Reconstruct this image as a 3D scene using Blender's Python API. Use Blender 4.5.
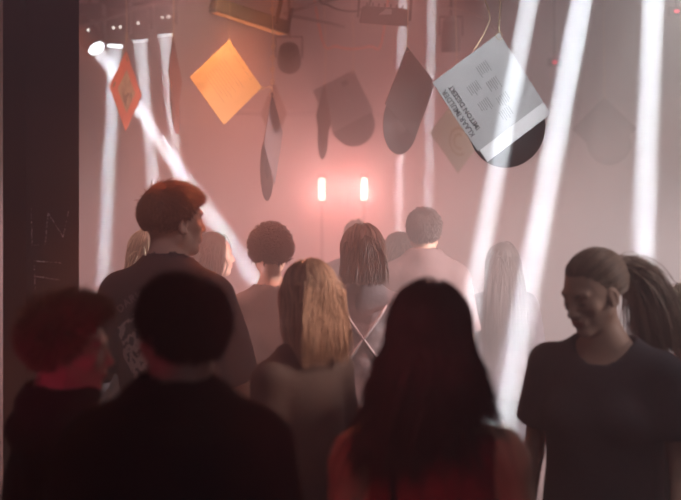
import bpy, bmesh, math, random
import numpy as np
from mathutils import Vector, Matrix, noise as mnoise

for _o in list(bpy.data.objects):
    bpy.data.objects.remove(_o)
SC = bpy.context.scene
COL = SC.collection
PI = math.pi
HC, HY, F = 1.95, 141.0, 1200.0          # camera height, horizon row, focal length in pixels

def W(px, py, d):
    """a point of the photograph at depth d, in metres"""
    return Vector(((px - 340.5) * d / F, d, HC - (py - HY) * d / F))

# ---------------------------------------------------------------- camera
cam_d = bpy.data.cameras.new('camera')
cam = bpy.data.objects.new('camera', cam_d)
COL.objects.link(cam)
cam.location = (0, 0, HC)
cam.rotation_euler = (PI / 2, 0, 0)
cam_d.sensor_width = 36.0
cam_d.lens = 36.0 * F / 681.0
cam_d.shift_y = -(250.0 - HY) / 681.0
cam_d.clip_start = 0.05
cam_d.dof.use_dof = True
cam_d.dof.focus_distance = 4.7
cam_d.dof.aperture_fstop = 2.0
SC.camera = cam

# ---------------------------------------------------------------- world
wd = bpy.data.worlds.new('world')
SC.world = wd
wd.use_nodes = True
wd.node_tree.nodes['Background'].inputs[0].default_value = (0.02, 0.012, 0.02, 1)
wd.node_tree.nodes['Background'].inputs[1].default_value = 0.3
# theatrical haze fills the whole place
_vs = wd.node_tree.nodes.new('ShaderNodeVolumeScatter')
_vs.inputs['Density'].default_value = .13
_vs.inputs['Anisotropy'].default_value = .10
_vs.inputs['Color'].default_value = (.96, .94, .95, 1)
wd.node_tree.links.new(_vs.outputs[0], wd.node_tree.nodes['World Output'].inputs['Volume'])

# ---------------------------------------------------------------- lights
def aim(o, target):
    v = Vector(target) - o.location
    o.rotation_euler = v.to_track_quat('-Z', 'Y').to_euler()

def spot(name, loc, target, power, color, angle, radius, blend=0.15):
    l = bpy.data.lights.new(name, 'SPOT')
    l.energy = power
    l.color = color
    l.spot_size = math.radians(angle)
    l.spot_blend = blend
    l.shadow_soft_size = radius
    o = bpy.data.objects.new(name, l)
    COL.objects.link(o)
    o.location = loc
    aim(o, target)
    return o

def beam(loc, target, power, color, spread, radius):
    """a beam projector: a lens of the given radius that sends out nearly parallel light"""
    l = bpy.data.lights.new('beam_light', 'AREA')
    l.shape = 'DISK'
    l.size = radius * 2
    l.spread = math.radians(spread)
    l.energy = power
    l.color = color
    o = bpy.data.objects.new('beam_light', l)
    COL.objects.link(o)
    o.location = loc
    aim(o, target)
    return o

# tight white beams: (source px, py, depth), (end px, py, depth), power, angle, radius
BEAMS = [
    (W(97, 49, 7.7), W(252, 275, 6.9), 8.5, 2.6, .040),
    (W(115, 47, 7.95), W(103, 290, 7.9), 9, 2.6, .044),
    (W(140, 42, 8.2), W(157, 215, 8.3), 8, 2.4, .044),
    (W(165, 36, 8.45), W(178, 180, 8.6), 8, 2.4, .044),
    (W(541, -60, 4.2), W(474, 290, 4.2), 6, 2.2, .034),
    (W(589, -40, 4.9), W(507, 400, 4.9), 11, 3.0, .047),
    (W(655, -40, 4.9), W(641, 300, 4.9), 10, 2.8, .046),
    (W(403, -9, 6.2), W(398, 240, 7.2), 2.4, 1.6, .026),
    (W(432, -7, 6.45), W(428, 240, 7.3), 2.4, 1.6, .026),
]
FILL_WASH = [  # unseen spots added to light the haze and crowd, without fixtures
    (-2.85, 7.6, 1.5, (-.6, 8.8, .9), 60, (1.0, .58, .58), 80),
    (2.95, 7.6, 1.6, (.9, 8.8, .9), 30, (.98, .92, .90), 80),
    (-1.0, 6.9, 3.22, (-.9, 8.0, 0), 50, (1.0, .56, .54), 76),
    (1.1, 6.9, 3.22, (1.1, 8.2, 0), 40, (1.0, .86, .84), 84),
    (-2.85, 5.3, 1.30, (0, 5.8, 1.0), 190, (1.0, .58, .60), 58),
    (3.25, 4.65, 1.35, (0, 5.4, 1.05), 700, (1.0, .80, .79), 46),
    (-.8, 4.8, 3.22, (-.7, 5.9, .4), 40, (1.0, .56, .54), 64),
    (.2, 4.4, 3.22, (.2, 5.5, .4), 130, (1.0, .42, .36), 60),
    (1.5, 4.3, 3.22, (1.4, 5.9, .6), 240, (1.0, .92, .89), 76),
    (1.9, 3.4, 3.0, (1.3, 4.6, 0), 16, (.96, .90, .96), 84),
    (1.0, 2.2, 3.0, (.9, 3.2, .4), 6, (1.0, .86, .86), 56),
    (-.8, 2.9, 2.9, (-.8, 4.2, .2), 6, (1.0, .74, .86), 74),
    (.4, 1.3, 2.9, (.5, 2.4, .9), 2.0, (1.0, .78, .85), 60),
    (2.2, 3.2, 1.95, (-.1, 3.4, 1.5), 15, (1.0, .84, .82), 32),
]
GLOW = [(W(322, 189, 9.7), 175), (W(364, 189, 9.7), 175)]
BW = (0.86, 0.93, 1.0)
for s, e, p, a, r in BEAMS:
    beam(s, e, p, BW, a, r)

# added wash spots out of view, over the dance floor and at its sides
for _x, _y, _z, _t, _p, _c, _a in FILL_WASH:
    spot('fill_wash', (_x, _y, _z), _t, _p * 3.2, _c, _a, .10, .9)
for _p, _e in GLOW:                      # the light of the two red tube lamps
    spot('tube_light', _p - Vector((0, .06, 0)), (_p.x, 4, 1.9), _e, (1.0, .47, .43), 150, .05, 1.0)
spot('red_light', (0.02, 9.7, 1.52), (0.05, 4.0, 1.35), 300, (1.0, .09, .07), 100, .12, .9)
# amber LED batten over the crowd, then an added spot for the sleeve before it
spot('amber_light', W(238, 22, 6.3) - Vector((0, .08, .06)), W(200, 240, 4.6), 200, (1.0, .24, .10), 50, .1, .9)
spot('amber_light', W(228, -25, 5.75), W(205, 100, 6.3), 36, (1.0, .50, .22), 120, .05, .8)  # unseen, added in front of the batten to light the sleeve's face
# orange spots added out of view to warm hair, arms and edges in the crowd
spot('orange_fill', (-.12, 4.45, 2.7), (-.57, 4.0, 1.72), 130, (1.0, .24, .10), 26, .04, .7)
spot('orange_fill', (-1.35, 5.7, 2.6), (-.42, 5.1, 1.35), 90, (1.0, .22, .10), 26, .04, .7)
spot('orange_fill', (-.25, 3.7, 2.75), (-.64, 2.8, 1.62), 10, (1.0, .55, .40), 18, .04, .7)
# unseen crimson spots: low at the left, and one added over the wine-red top
spot('crimson_light', (-1.0, 1.3, 1.55), (-.61, 2.78, 1.44), 14, (1.0, .03, .16), 14, .04, .6)
spot('crimson_light', (-.35, 1.3, 2.5), (.12, 2.45, 1.28), 26, (1.0, .05, .08), 24, .05, .8)
spot('crimson_light', (-1.0, 1.3, 1.5), (-.41, 2.36, 1.50), 3.5, (1.0, .03, .13), 10, .03, .6)
# small unseen spots added to brighten the large sleeve and the blond hair
spot('front_fill', (.9, 2.4, 2.7), W(488, 95, 4.4), 260, (.95, .95, 1.0), 16, .05, .6)
spot('front_fill', (2.1, 3.3, 2.6), W(325, 310, 3.5), 520, (1.0, .66, .55), 13, .05, .8)
spot('fill_light', (1.1, -.9, 2.7), (.7, 3.0, 1.5), 24, (.95, .85, .90), 50, .15, .9)  # fill added behind the camera for the figures on the right
# dim violet fill added behind the camera to lift the dark fronts
spot('fill_light', (-.4, -.8, 2.7), (-.4, 4, 1.4), 4, (.50, .45, 1.0), 110, .15, .9)
VS = SC.view_settings
SC.display_settings.display_device = 'sRGB'
VS.view_transform = 'Standard'
VS.look = 'None'
VS.exposure = 0.25
VS.gamma = 1.0
VS.use_curve_mapping = False
SC.cycles.use_denoising = True
SC.cycles.denoiser = 'OPENIMAGEDENOISE'
SC.cycles.max_bounces = 4
SC.cycles.diffuse_bounces = 2
SC.cycles.glossy_bounces = 2
SC.cycles.transmission_bounces = 2
SC.cycles.volume_bounces = 0
SC.cycles.transparent_max_bounces = 4
SC.cycles.caustics_reflective = False
SC.cycles.caustics_refractive = False
SC.cycles.use_light_tree = True

# ---------------------------------------------------------------- materials
def mat(name, color, rough=.7, spec=.3, noise=None, emit=None, strength=0, metal=0, bump=0, sheen=0):
    m = bpy.data.materials.new(name)
    m.use_nodes = True
    nt = m.node_tree
    b = nt.nodes['Principled BSDF']
    b.inputs['Base Color'].default_value = (*color, 1)
    b.inputs['Roughness'].default_value = rough
    b.inputs['Specular IOR Level'].default_value = spec
    b.inputs['Metallic'].default_value = metal
    if sheen:
        b.inputs['Sheen Weight'].default_value = sheen
    if emit:
        b.inputs['Emission Color'].default_value = (*emit, 1)
        b.inputs['Emission Strength'].default_value = strength
    if noise:
        sc, amt = noise
        tc = nt.nodes.new('ShaderNodeTexCoord')
        n = nt.nodes.new('ShaderNodeTexNoise')
        n.inputs['Scale'].default_value = sc
        n.inputs['Detail'].default_value = 4
        nt.links.new(tc.outputs['Object'], n.inputs['Vector'])
        r = nt.nodes.new('ShaderNodeValToRGB')
        r.color_ramp.elements[0].position = .3
        r.color_ramp.elements[1].position = .7
        r.color_ramp.elements[0].color = (*[c * (1 - amt) for c in color], 1)
        r.color_ramp.elements[1].color = (*[min(1, c * (1 + amt)) for c in color], 1)
        nt.links.new(n.outputs['Fac'], r.inputs['Fac'])
        nt.links.new(r.outputs['Color'], b.inputs['Base Color'])
        if bump:
            bp = nt.nodes.new('ShaderNodeBump')
            bp.inputs['Strength'].default_value = bump
            bp.inputs['Distance'].default_value = .01
            nt.links.new(n.outputs['Fac'], bp.inputs['Height'])
            nt.links.new(bp.outputs['Normal'], b.inputs['Normal'])
    return m

# ---------------------------------------------------------------- mesh helpers
def add_box(bm, lo, hi, rot=None, piv=None):
    x0, y0, z0 = lo
    x1, y1, z1 = hi
    vs = [Vector(p) for p in ((x0,y0,z0),(x1,y0,z0),(x1,y1,z0),(x0,y1,z0),(x0,y0,z1),(x1,y0,z1),(x1,y1,z1),(x0,y1,z1))]
    if rot is not None:
        piv = Vector(piv) if piv is not None else Vector((0, 0, 0))
        vs = [rot @ (v - piv) + piv for v in vs]
    v = [bm.verts.new(p) for p in vs]
    for f in ((0,3,2,1),(4,5,6,7),(0,1,5,4),(1,2,6,5),(2,3,7,6),(3,0,4,7)):
        bm.faces.new([v[i] for i in f])

def add_tube(bm, pts, r, n=8, cap=True):
    pts = [Vector(p) for p in pts]
    rs = r if isinstance(r, (list, tuple)) else [r] * len(pts)
    rings = []
    t0 = (pts[1] - pts[0]).normalized()
    up = Vector((0, 0, 1)) if abs(t0.z) < .9 else Vector((1, 0, 0))
    a = t0.cross(up).normalized()
    for i, p in enumerate(pts):
        t = (pts[min(i + 1, len(pts) - 1)] - pts[max(i - 1, 0)]).normalized()
        a = (a - t * a.dot(t)).normalized()
        b = t.cross(a)
        rings.append([bm.verts.new(p + rs[i] * (math.cos(k * 2 * PI / n) * a + math.sin(k * 2 * PI / n) * b)) for k in range(n)])
    for i in range(len(rings) - 1):
        for k in range(n):
            bm.faces.new((rings[i][k], rings[i][(k + 1) % n], rings[i + 1][(k + 1) % n], rings[i + 1][k]))
    if cap:
        bm.faces.new(rings[0][::-1])
        bm.faces.new(rings[-1])

def obj(name, bm, m, parent=None, smooth=False, bevel=0):
    me = bpy.data.meshes.new(name)
    bmesh.ops.recalc_face_normals(bm, faces=bm.faces)
    bm.to_mesh(me)
    bm.free()
    if smooth:
        me.polygons.foreach_set('use_smooth', [True] * len(me.polygons))
    for mm in (m if isinstance(m, (list, tuple)) else [m]):
        me.materials.append(mm)
    o = bpy.data.objects.new(name, me)
    COL.objects.link(o)
    if bevel:
        b = o.modifiers.new('bevel', 'BEVEL')
        b.width = bevel
        b.segments = 2
    if parent:
        o.parent = parent
        o.matrix_parent_inverse = Matrix.Identity(4)
    return o

def tag(o, label=None, cat=None, group=None, kind=None):
    if label: o['label'] = label
    if cat: o['category'] = cat
    if group: o['group'] = group
    if kind: o['kind'] = kind
    return o

def thing(name, label, cat, loc, rot=(0, 0, 0), group=None):
    o = bpy.data.objects.new(name, None)
    o.empty_display_size = .1
    COL.objects.link(o)
    o.location = loc
    o.rotation_euler = rot
    return tag(o, label, cat, group)

def struct(name, bm, m):
    return tag(obj(name, bm, m), kind='structure')

# ---------------------------------------------------------------- the room
M_wall = mat('pale_plaster', (.34, .31, .31), .9, noise=(1.2, .12))
M_black = mat('black_paint', (.014, .012, .016), .75, noise=(6, .25), bump=.2)
M_floor = mat('worn_floor', (.16, .13, .13), .6, noise=(3, .25))
M_ceil = mat('dark_ceiling', (.045, .036, .042), .9, noise=(2, .25))
XL, XR, YB, YF, ZC = -3.0, 3.4, 10.2, -1.5, 3.3
bm = bmesh.new(); add_box(bm, (XL, YF, -.1), (XR, YB, 0)); struct('floor', bm, M_floor)
bm = bmesh.new(); add_box(bm, (XL, YF, ZC), (XR, YB, ZC + .1)); struct('ceiling', bm, M_ceil)
bm = bmesh.new(); add_box(bm, (XL - .1, YB, -.1), (XR + .1, YB + .1, ZC + .1)); struct('wall_back', bm, M_wall)
bm = bmesh.new(); add_box(bm, (XL - .1, YF, -.1), (XL, YB, ZC + .1)); struct('wall_left', bm, M_wall)
bm = bmesh.new(); add_box(bm, (XR, YF, -.1), (XR + .1, YB, ZC + .1)); struct('wall_right', bm, M_wall)
bm = bmesh.new(); add_box(bm, (XL - .1, YF - .1, -.1), (XR + .1, YF, ZC + .1)); struct('wall_front', bm, M_black)
_c, _r, _l = W(26, 0, 4.0), W(79, 0, 4.1), W(3, 0, 4.1)
PILLAR = [_c.xy, _r.xy, _r.xy + _l.xy - _c.xy, _l.xy]
bm = bmesh.new()
_a = [bm.verts.new((p.x, p.y, 0)) for p in PILLAR]
_b = [bm.verts.new((p.x, p.y, ZC)) for p in PILLAR]
bm.faces.new(_a[::-1]); bm.faces.new(_b)
for k in range(4):
    bm.faces.new((_a[k], _a[(k + 1) % 4], _b[(k + 1) % 4], _b[k]))
struct('pillar', bm, M_black)


# ================================================================ people
# Bodies are modelled as smooth blended volumes and turned into one continuous mesh each.
def surface_nets(D, ax, ay, az):
    """mesh of the zero surface of a distance field sampled on the axes ax, ay, az"""
    ins = D < 0
    nx, ny, nz = D.shape
    cnt = np.zeros((nx - 1, ny - 1, nz - 1), np.float32)
    acc = np.zeros((nx - 1, ny - 1, nz - 1, 3), np.float32)
    corners = [(i, j, k) for i in (0, 1) for j in (0, 1) for k in (0, 1)]
    def sub(A, c):
        return A[c[0]:nx - 1 + c[0], c[1]:ny - 1 + c[1], c[2]:nz - 1 + c[2]]
    for c in corners:
        for a in range(3):
            if c[a] == 0:
                c2 = tuple(c[i] + (i == a) for i in range(3))
                m = sub(ins, c) != sub(ins, c2)
                d0, d1 = sub(D, c), sub(D, c2)
                t = np.where(m, d0 / np.where(m, d0 - d1, 1), 0)
                cnt += m
                for i in range(3):
                    acc[..., i] += np.where(m, c[i] + (t if i == a else 0), 0)
    act = cnt > 0
    idx = -np.ones(act.shape, np.int64)
    idx[act] = np.arange(act.sum())
    g = np.argwhere(act)
    p = g + acc[act] / cnt[act][:, None]
    V = np.stack([np.interp(p[:, i], np.arange(n), a_) for i, (n, a_) in enumerate(((nx, ax), (ny, ay), (nz, az)))], 1)
    Q = []
    for a in range(3):
        b, c = (a + 1) % 3, (a + 2) % 3
        sl0 = [slice(1, -1)] * 3; sl1 = [slice(1, -1)] * 3
        sl0[a] = slice(0, -1); sl1[a] = slice(1, None)
        i0, i1 = ins[tuple(sl0)], ins[tuple(sl1)]
        for flip in (False, True):
            m = (i0 & ~i1) if not flip else (~i0 & i1)
            e = np.argwhere(m)
            off = np.ones(3, int); off[a] = 0
            e = e + off
            def cell(db, dc):
                q = e.copy(); q[:, b] -= db; q[:, c] -= dc
                return idx[q[:, 0], q[:, 1], q[:, 2]]
            quad = np.stack([cell(1, 1), cell(0, 1), cell(0, 0), cell(1, 0)], 1)
            Q.append(quad[:, ::-1] if flip else quad)
    Q = np.concatenate(Q)
    return V, Q[(Q >= 0).all(1)]

def np_mesh(name, V, Fq, mats, mi=None, smooth=True):
    me = bpy.data.meshes.new(name)
    me.vertices.add(len(V))
    me.vertices.foreach_set('co', np.asarray(V, np.float32).ravel())
    n = Fq.shape[1]
    me.loops.add(Fq.size)
    me.loops.foreach_set('vertex_index', Fq.astype(np.int32).ravel())
    me.polygons.add(len(Fq))
    me.polygons.foreach_set('loop_start', np.arange(0, Fq.size, n, dtype=np.int32))
    for m in mats:
        me.materials.append(m)
    if mi is not None:
        me.polygons.foreach_set('material_index', mi.astype(np.int32))
    me.update(calc_edges=True)
    me.validate()
    if smooth:
        me.polygons.foreach_set('use_smooth', [True] * len(me.polygons))
    o = bpy.data.objects.new(name, me)
    COL.objects.link(o)
    return o

class Field:
    """a blend of rounded volumes on a grid; each call adds or carves one"""
    def __init__(s, ax, ay, az):
        s.ax, s.ay, s.az = [np.asarray(a, np.float32) for a in (ax, ay, az)]
        s.D = np.full((len(ax), len(ay), len(az)), .2, np.float32)
    def _box(s, lo, hi):
        r = []
        for a, l, h in zip((s.ax, s.ay, s.az), lo, hi):
            i, j = np.searchsorted(a, l), np.searchsorted(a, h)
            if j - i < 1: return None
            r.append(slice(max(0, i - 1), j + 1))
        return tuple(r)
    def _apply(s, lo, hi, f, k, cut):
        m = .03 + k
        b = s._box([l - m for l in lo], [h + m for h in hi])
        if b is None: return
        P = np.meshgrid(s.ax[b[0]], s.ay[b[1]], s.az[b[2]], indexing='ij')
        d = f(*P)
        D = s.D[b]
        if cut: d = -d; D, d = -D, -d
        if k > 0:
            h = np.clip(.5 + .5 * (D - d) / k, 0, 1) if not cut else np.clip(.5 + .5 * (D - d) / k, 0, 1)
            if cut:   # carve: max(D, -shape)
                a_, b_ = -D, -d
                h = np.clip(.5 - .5 * (a_ - b_) / k, 0, 1)
                s.D[b] = a_ * (1 - h) + b_ * h + k * h * (1 - h)
            else:
                s.D[b] = D * (1 - h) + d * h - k * h * (1 - h)
        else:
            s.D[b] = np.maximum(-D, -d) if cut else np.minimum(D, d)
    def ell(s, c, r, k=.02, R=None, cut=False):
        c = np.array(c, float); r = np.array(r, float)
        ext = r if R is None else np.full(3, r.max())
        def f(X, Y, Z):
            x, y, z = X - c[0], Y - c[1], Z - c[2]
            if R is not None:
                x, y, z = (R[0][0]*x + R[1][0]*y + R[2][0]*z, R[0][1]*x + R[1][1]*y + R[2][1]*z, R[0][2]*x + R[1][2]*y + R[2][2]*z)
            k0 = np.sqrt((x/r[0])**2 + (y/r[1])**2 + (z/r[2])**2) + 1e-6
            k1 = np.sqrt((x/r[0]**2)**2 + (y/r[1]**2)**2 + (z/r[2]**2)**2) + 1e-6
            return k0 * (k0 - 1) / k1
        if cut:
            s._apply(c - ext, c + ext, lambda *P: -f(*P), k, True) if False else s._carve(c - ext, c + ext, f, k)
        else:
            s._apply(c - ext, c + ext, f, k, False)
    def _carve(s, lo, hi, f, k):
        b = s._box([l - .03 - k for l in lo], [h + .03 + k for h in hi])
        if b is None: return
        P = np.meshgrid(s.ax[b[0]], s.ay[b[1]], s.az[b[2]], indexing='ij')
        d = -f(*P); D = s.D[b]
        k = max(k, 1e-5)
        h = np.clip(.5 + .5 * (d - D) / k, 0, 1)
        s.D[b] = D * (1 - h) + d * h + k * h * (1 - h)
    def cone(s, a, b, ra, rb, k=.02, cut=False):
        a = np.array(a, float); b = np.array(b, float)
        ab = b - a; L2 = max(ab @ ab, 1e-9)
        def f(X, Y, Z):
            x, y, z = X - a[0], Y - a[1], Z - a[2]
            t = np.clip((x*ab[0] + y*ab[1] + z*ab[2]) / L2, 0, 1)
            return np.sqrt((x - t*ab[0])**2 + (y - t*ab[1])**2 + (z - t*ab[2])**2) - (ra + (rb - ra) * t)
        m = max(ra, rb)
        lo, hi = np.minimum(a, b) - m, np.maximum(a, b) + m
        (s._carve if cut else lambda l, h, g, kk: s._apply(l, h, g, kk, False))(lo, hi, f, k)
    def limit(s, f):
        P = np.meshgrid(s.ax, s.ay, s.az, indexing='ij')
        s.D = np.maximum(s.D, f(*P))
    def add(s, f):
        P = np.meshgrid(s.ax, s.ay, s.az, indexing='ij')
        s.D = s.D + f(*P)
    def mesh(s):
        return surface_nets(s.D, s.ax, s.ay, s.az)

def axis(lo, hi, coarse, fine=None, flo=0, fhi=0):
    if fine is None:
        return np.arange(lo, hi, coarse)
    return np.concatenate([np.arange(flo, lo - coarse, -coarse)[1:][::-1], np.arange(flo, fhi, fine), np.arange(fhi, hi + coarse, coarse)])

def rotm(yaw=0, pitch=0, roll=0):
    """degrees; yaw turns left, pitch nods down, roll tips to the right"""
    return np.array(Matrix.Rotation(math.radians(yaw), 3, 'Z') @ Matrix.Rotation(math.radians(-pitch), 3, 'X') @ Matrix.Rotation(math.radians(roll), 3, 'Y'))

# proportions for a height of 1.75 m
def torso_prims(sex):
    if sex == 'm':
        return [('e', (0, -.005, 1.28), (.165, .112, .19), .04), ('c', (-.148, -.012, 1.395), (.148, -.012, 1.395), .054, .054, .05),
                ('c', (-.11, -.018, 1.425), (0, -.02, 1.49), .032, .05, .05), ('c', (.11, -.018, 1.425), (0, -.02, 1.49), .032, .05, .05),
                ('e', (0, .005, 1.09), (.138, .098, .18), .05), ('e', (0, -.005, .93), (.160, .110, .12), .05)]
    return [('e', (0, -.005, 1.27), (.140, .096, .17), .04), ('c', (-.135, -.012, 1.385), (.135, -.012, 1.385), .045, .045, .05),
            ('c', (-.10, -.018, 1.405), (0, -.02, 1.475), .026, .042, .05), ('c', (.10, -.018, 1.405), (0, -.02, 1.475), .026, .042, .05),
            ('e', (-.062, .062, 1.25), (.058, .055, .058), .03), ('e', (.062, .062, 1.25), (.058, .055, .058), .03),
            ('e', (0, .0, 1.07), (.116, .084, .16), .05), ('e', (0, -.008, .92), (.162, .112, .125), .06)]

def put(F_, prims, off=0, s=1.0, sw=1.0, zmin=-9):
    for p in prims:
        if p[0] == 'e':
            c, r = p[1], p[2]
            F_.ell((c[0]*s*sw, c[1]*s, c[2]*s), (r[0]*s*sw + off, r[1]*s + off, r[2]*s + off), p[3])
        else:
            a, b = p[1], p[2]
            F_.cone((a[0]*s*sw, a[1]*s, a[2]*s), (b[0]*s*sw, b[1]*s, b[2]*s), p[3]*s + off, p[4]*s + off, p[5])

def hand_mesh(wr, dirv, side, s, palm_n):
    """a relaxed hand: palm, four bent fingers of unequal length and a thumb from the side of the palm"""
    u = np.array(dirv, float); u /= np.linalg.norm(u)
    n = np.array(palm_n, float); n -= u * (n @ u); n /= np.linalg.norm(n)
    v = np.cross(u, n) * side                      # towards the little finger
    def P(a, b, c): return np.array(wr) + (u * a + v * b + n * c) * s
    pts = [P(a, b, c) for a in (-.03, .21) for b in (-.08, .08) for c in (-.03, .08)]
    lo, hi = np.min(pts, 0) - .01, np.max(pts, 0) + .01
    h = .0042
    G = Field(*[np.arange(l, hh, h) for l, hh in zip(lo, hi)])
    G.cone(P(-.02, 0, 0), P(.02, 0, 0), .024*s, .026*s, .01)
    for b, L in ((-.030, .078), (-.010, .086), (.010, .084), (.029, .072)):
        G.cone(P(.015, b*.45, 0), P(L, b, .002), .016*s, .0125*s, .012)
    for b, L0, sp, l in ((-.032, .080, -.004, 1.0), (-.0105, .088, -.001, 1.12), (.0105, .085, .002, 1.03), (.031, .074, .006, .82)):
        a0, a1, a2, a3 = P(L0 - .005, b, .002), P(L0 + .038*l, b + sp*.7, .010), P(L0 + .062*l, b + sp, .026), P(L0 + .076*l, b + sp, .043)
        G.cone(a0, a1, .0088*s, .0082*s, .002); G.cone(a1, a2, .0080*s, .0074*s, .001); G.cone(a2, a3, .0073*s, .0062*s, .001)
    t0, t1, t2, t3 = P(.018, -.018, .008), P(.048, -.045, .020), P(.078, -.058, .030), P(.100, -.060, .042)
    G.cone(t0, t1, .017*s, .0115*s, .008); G.cone(t1, t2, .0105*s, .0095*s, .002); G.cone(t2, t3, .0095*s, .0075*s, .001)
    return G.mesh()

HC0 = np.array((0, .012, 1.628))                   # head centre, height 1.75
CR_C, CR_R = np.array((0, -.014, .028)), np.array((.0755, .097, .088))

def head_map(spec, s):
    R = rotm(*spec.get('head', (0, 0, 0)))
    piv = np.array((0, -.008, 1.52)) * s
    off = np.array(spec.get('head_off', (0, 0, 0)), float)
    def f(p):                                      # head-local (unscaled) -> body space
        q = np.atleast_2d(p) * s + HC0 * s - piv
        return (q @ R.T + piv + off)
    return f, R

def add_head(G, hm_, R, s, sex):
    def P(*p): return hm_(p)[0]
    def E(c, r, k, cut=False, Rl=None):
        G.ell(P(*c), np.array(r) * s, k, R if Rl is None else R @ Rl, cut)
    def K(a, b, ra, rb, k, cut=False): G.cone(P(*a), P(*b), ra * s, rb * s, k, cut)
    jw = 1.0 if sex == 'm' else .92
    E(CR_C, CR_R, .02)
    E((0, .026, -.022), (.059*jw, .066, .080), .03)
    K((-.047*jw, .005, -.055), (0, .062, -.092), .020, .017, .022)
    K((.047*jw, .005, -.055), (0, .062, -.092), .020, .017, .022)
    E((0, .072, -.096), (.019*jw, .015, .014), .015)
    for q in (-1, 1):
        E((q*.040, .056, -.020), (.020, .020, .018), .018)
        E((q*.025, .078 if sex == 'm' else .0745, .023), (.026, .012, .009), .014)
    for q in (-1, 1):
        E((q*.031, .096 if sex == 'm' else .0985, .000), (.0165, .014, .0105), .010, True)
        E((q*.031, .0705, .0005), (.0155, .0145, .0135), .002)
        K((q*.019, .079, .0035), (q*.043, .074, .0025), .0042, .0036, .003)
    K((0, .083, .010), (0, .104, -.029), .0085, .0105, .010)
    E((0, .105, -.034), (.0125, .011, .0095), .006)
    for q in (-1, 1):
        E((q*.0125, .094, -.037), (.0078, .0095, .0075), .005)
    E((0, .080, -.058), (.026, .014, .020), .014)
    E((0, .0935, -.0585), (.0215, .0075, .0055), .004)
    E((0, .0915, -.0695), (.0185, .0080, .0062), .004)
    K((-.022, .0905, -.0640), (.022, .0905, -.0640), .0012, .0012, .002, True) if False else None
    E((0, .1000, -.0640), (.021, .0065, .0013), .002, True)
    for q in (-1, 1):
        Rl = np.array(Matrix.Rotation(q * .35, 3, 'Z') @ Matrix.Rotation(-.18, 3, 'X'))
        E((q*.0765, -.004, -.008), (.0075, .0185, .0315), .006, False, Rl)
        E((q*.0850, .000, -.008), (.0065, .0105, .0200), .003, True, Rl)
        E((q*.0760, .006, -.032), (.006, .008, .009), .004)

SKIN = {}
def skin_mat(name, c):
    if name not in SKIN:
        m = mat(name, c, .5, .35, noise=(30, .06))
        m.node_tree.nodes['Principled BSDF'].inputs['Subsurface Weight'].default_value = 0.0
        SKIN[name] = m
    return SKIN[name]

def folds(seed, amp=.004, s=1.0):
    r = random.Random(seed)
    W_ = [(r.uniform(8, 26), r.uniform(8, 26), r.uniform(10, 34), r.uniform(0, 6), r.uniform(.4, 1)) for _ in range(6)]
    def f(X, Y, Z):
        t = 0
        for a, b, c, p, w in W_:
            t = t + w * np.sin(a*X + b*Y + c*Z + p + 1.5*np.sin(.6*c*X + p))
        return t * amp / 2.2
    return f

def finish(o, parent, post, V=None):
    o.parent = parent
    return o

# ---- hair: strands grown from the scalp, combed, and pushed off head and shoulders
def hair_mat(name, c, c2=None, rough=.45):
    m = bpy.data.materials.new(name)
    m.use_nodes = True
    nt = m.node_tree
    b = nt.nodes['Principled BSDF']
    b.inputs['Roughness'].default_value = rough
    b.inputs['Specular IOR Level'].default_value = .35
    at = nt.nodes.new('ShaderNodeAttribute'); at.attribute_name = 'strand'
    r = nt.nodes.new('ShaderNodeValToRGB')
    c2 = c2 or tuple(min(1, x * 1.9) for x in c)
    r.color_ramp.elements[0].color = (*[x * .65 for x in c], 1)
    r.color_ramp.elements[1].color = (*c2, 1)
    nt.links.new(at.outputs['Fac'], r.inputs['Fac'])
    nt.links.new(r.outputs['Color'], b.inputs['Base Color'])
    return m

HL = [-1, -.25, .05, .30, .50, .76, 1]

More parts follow.
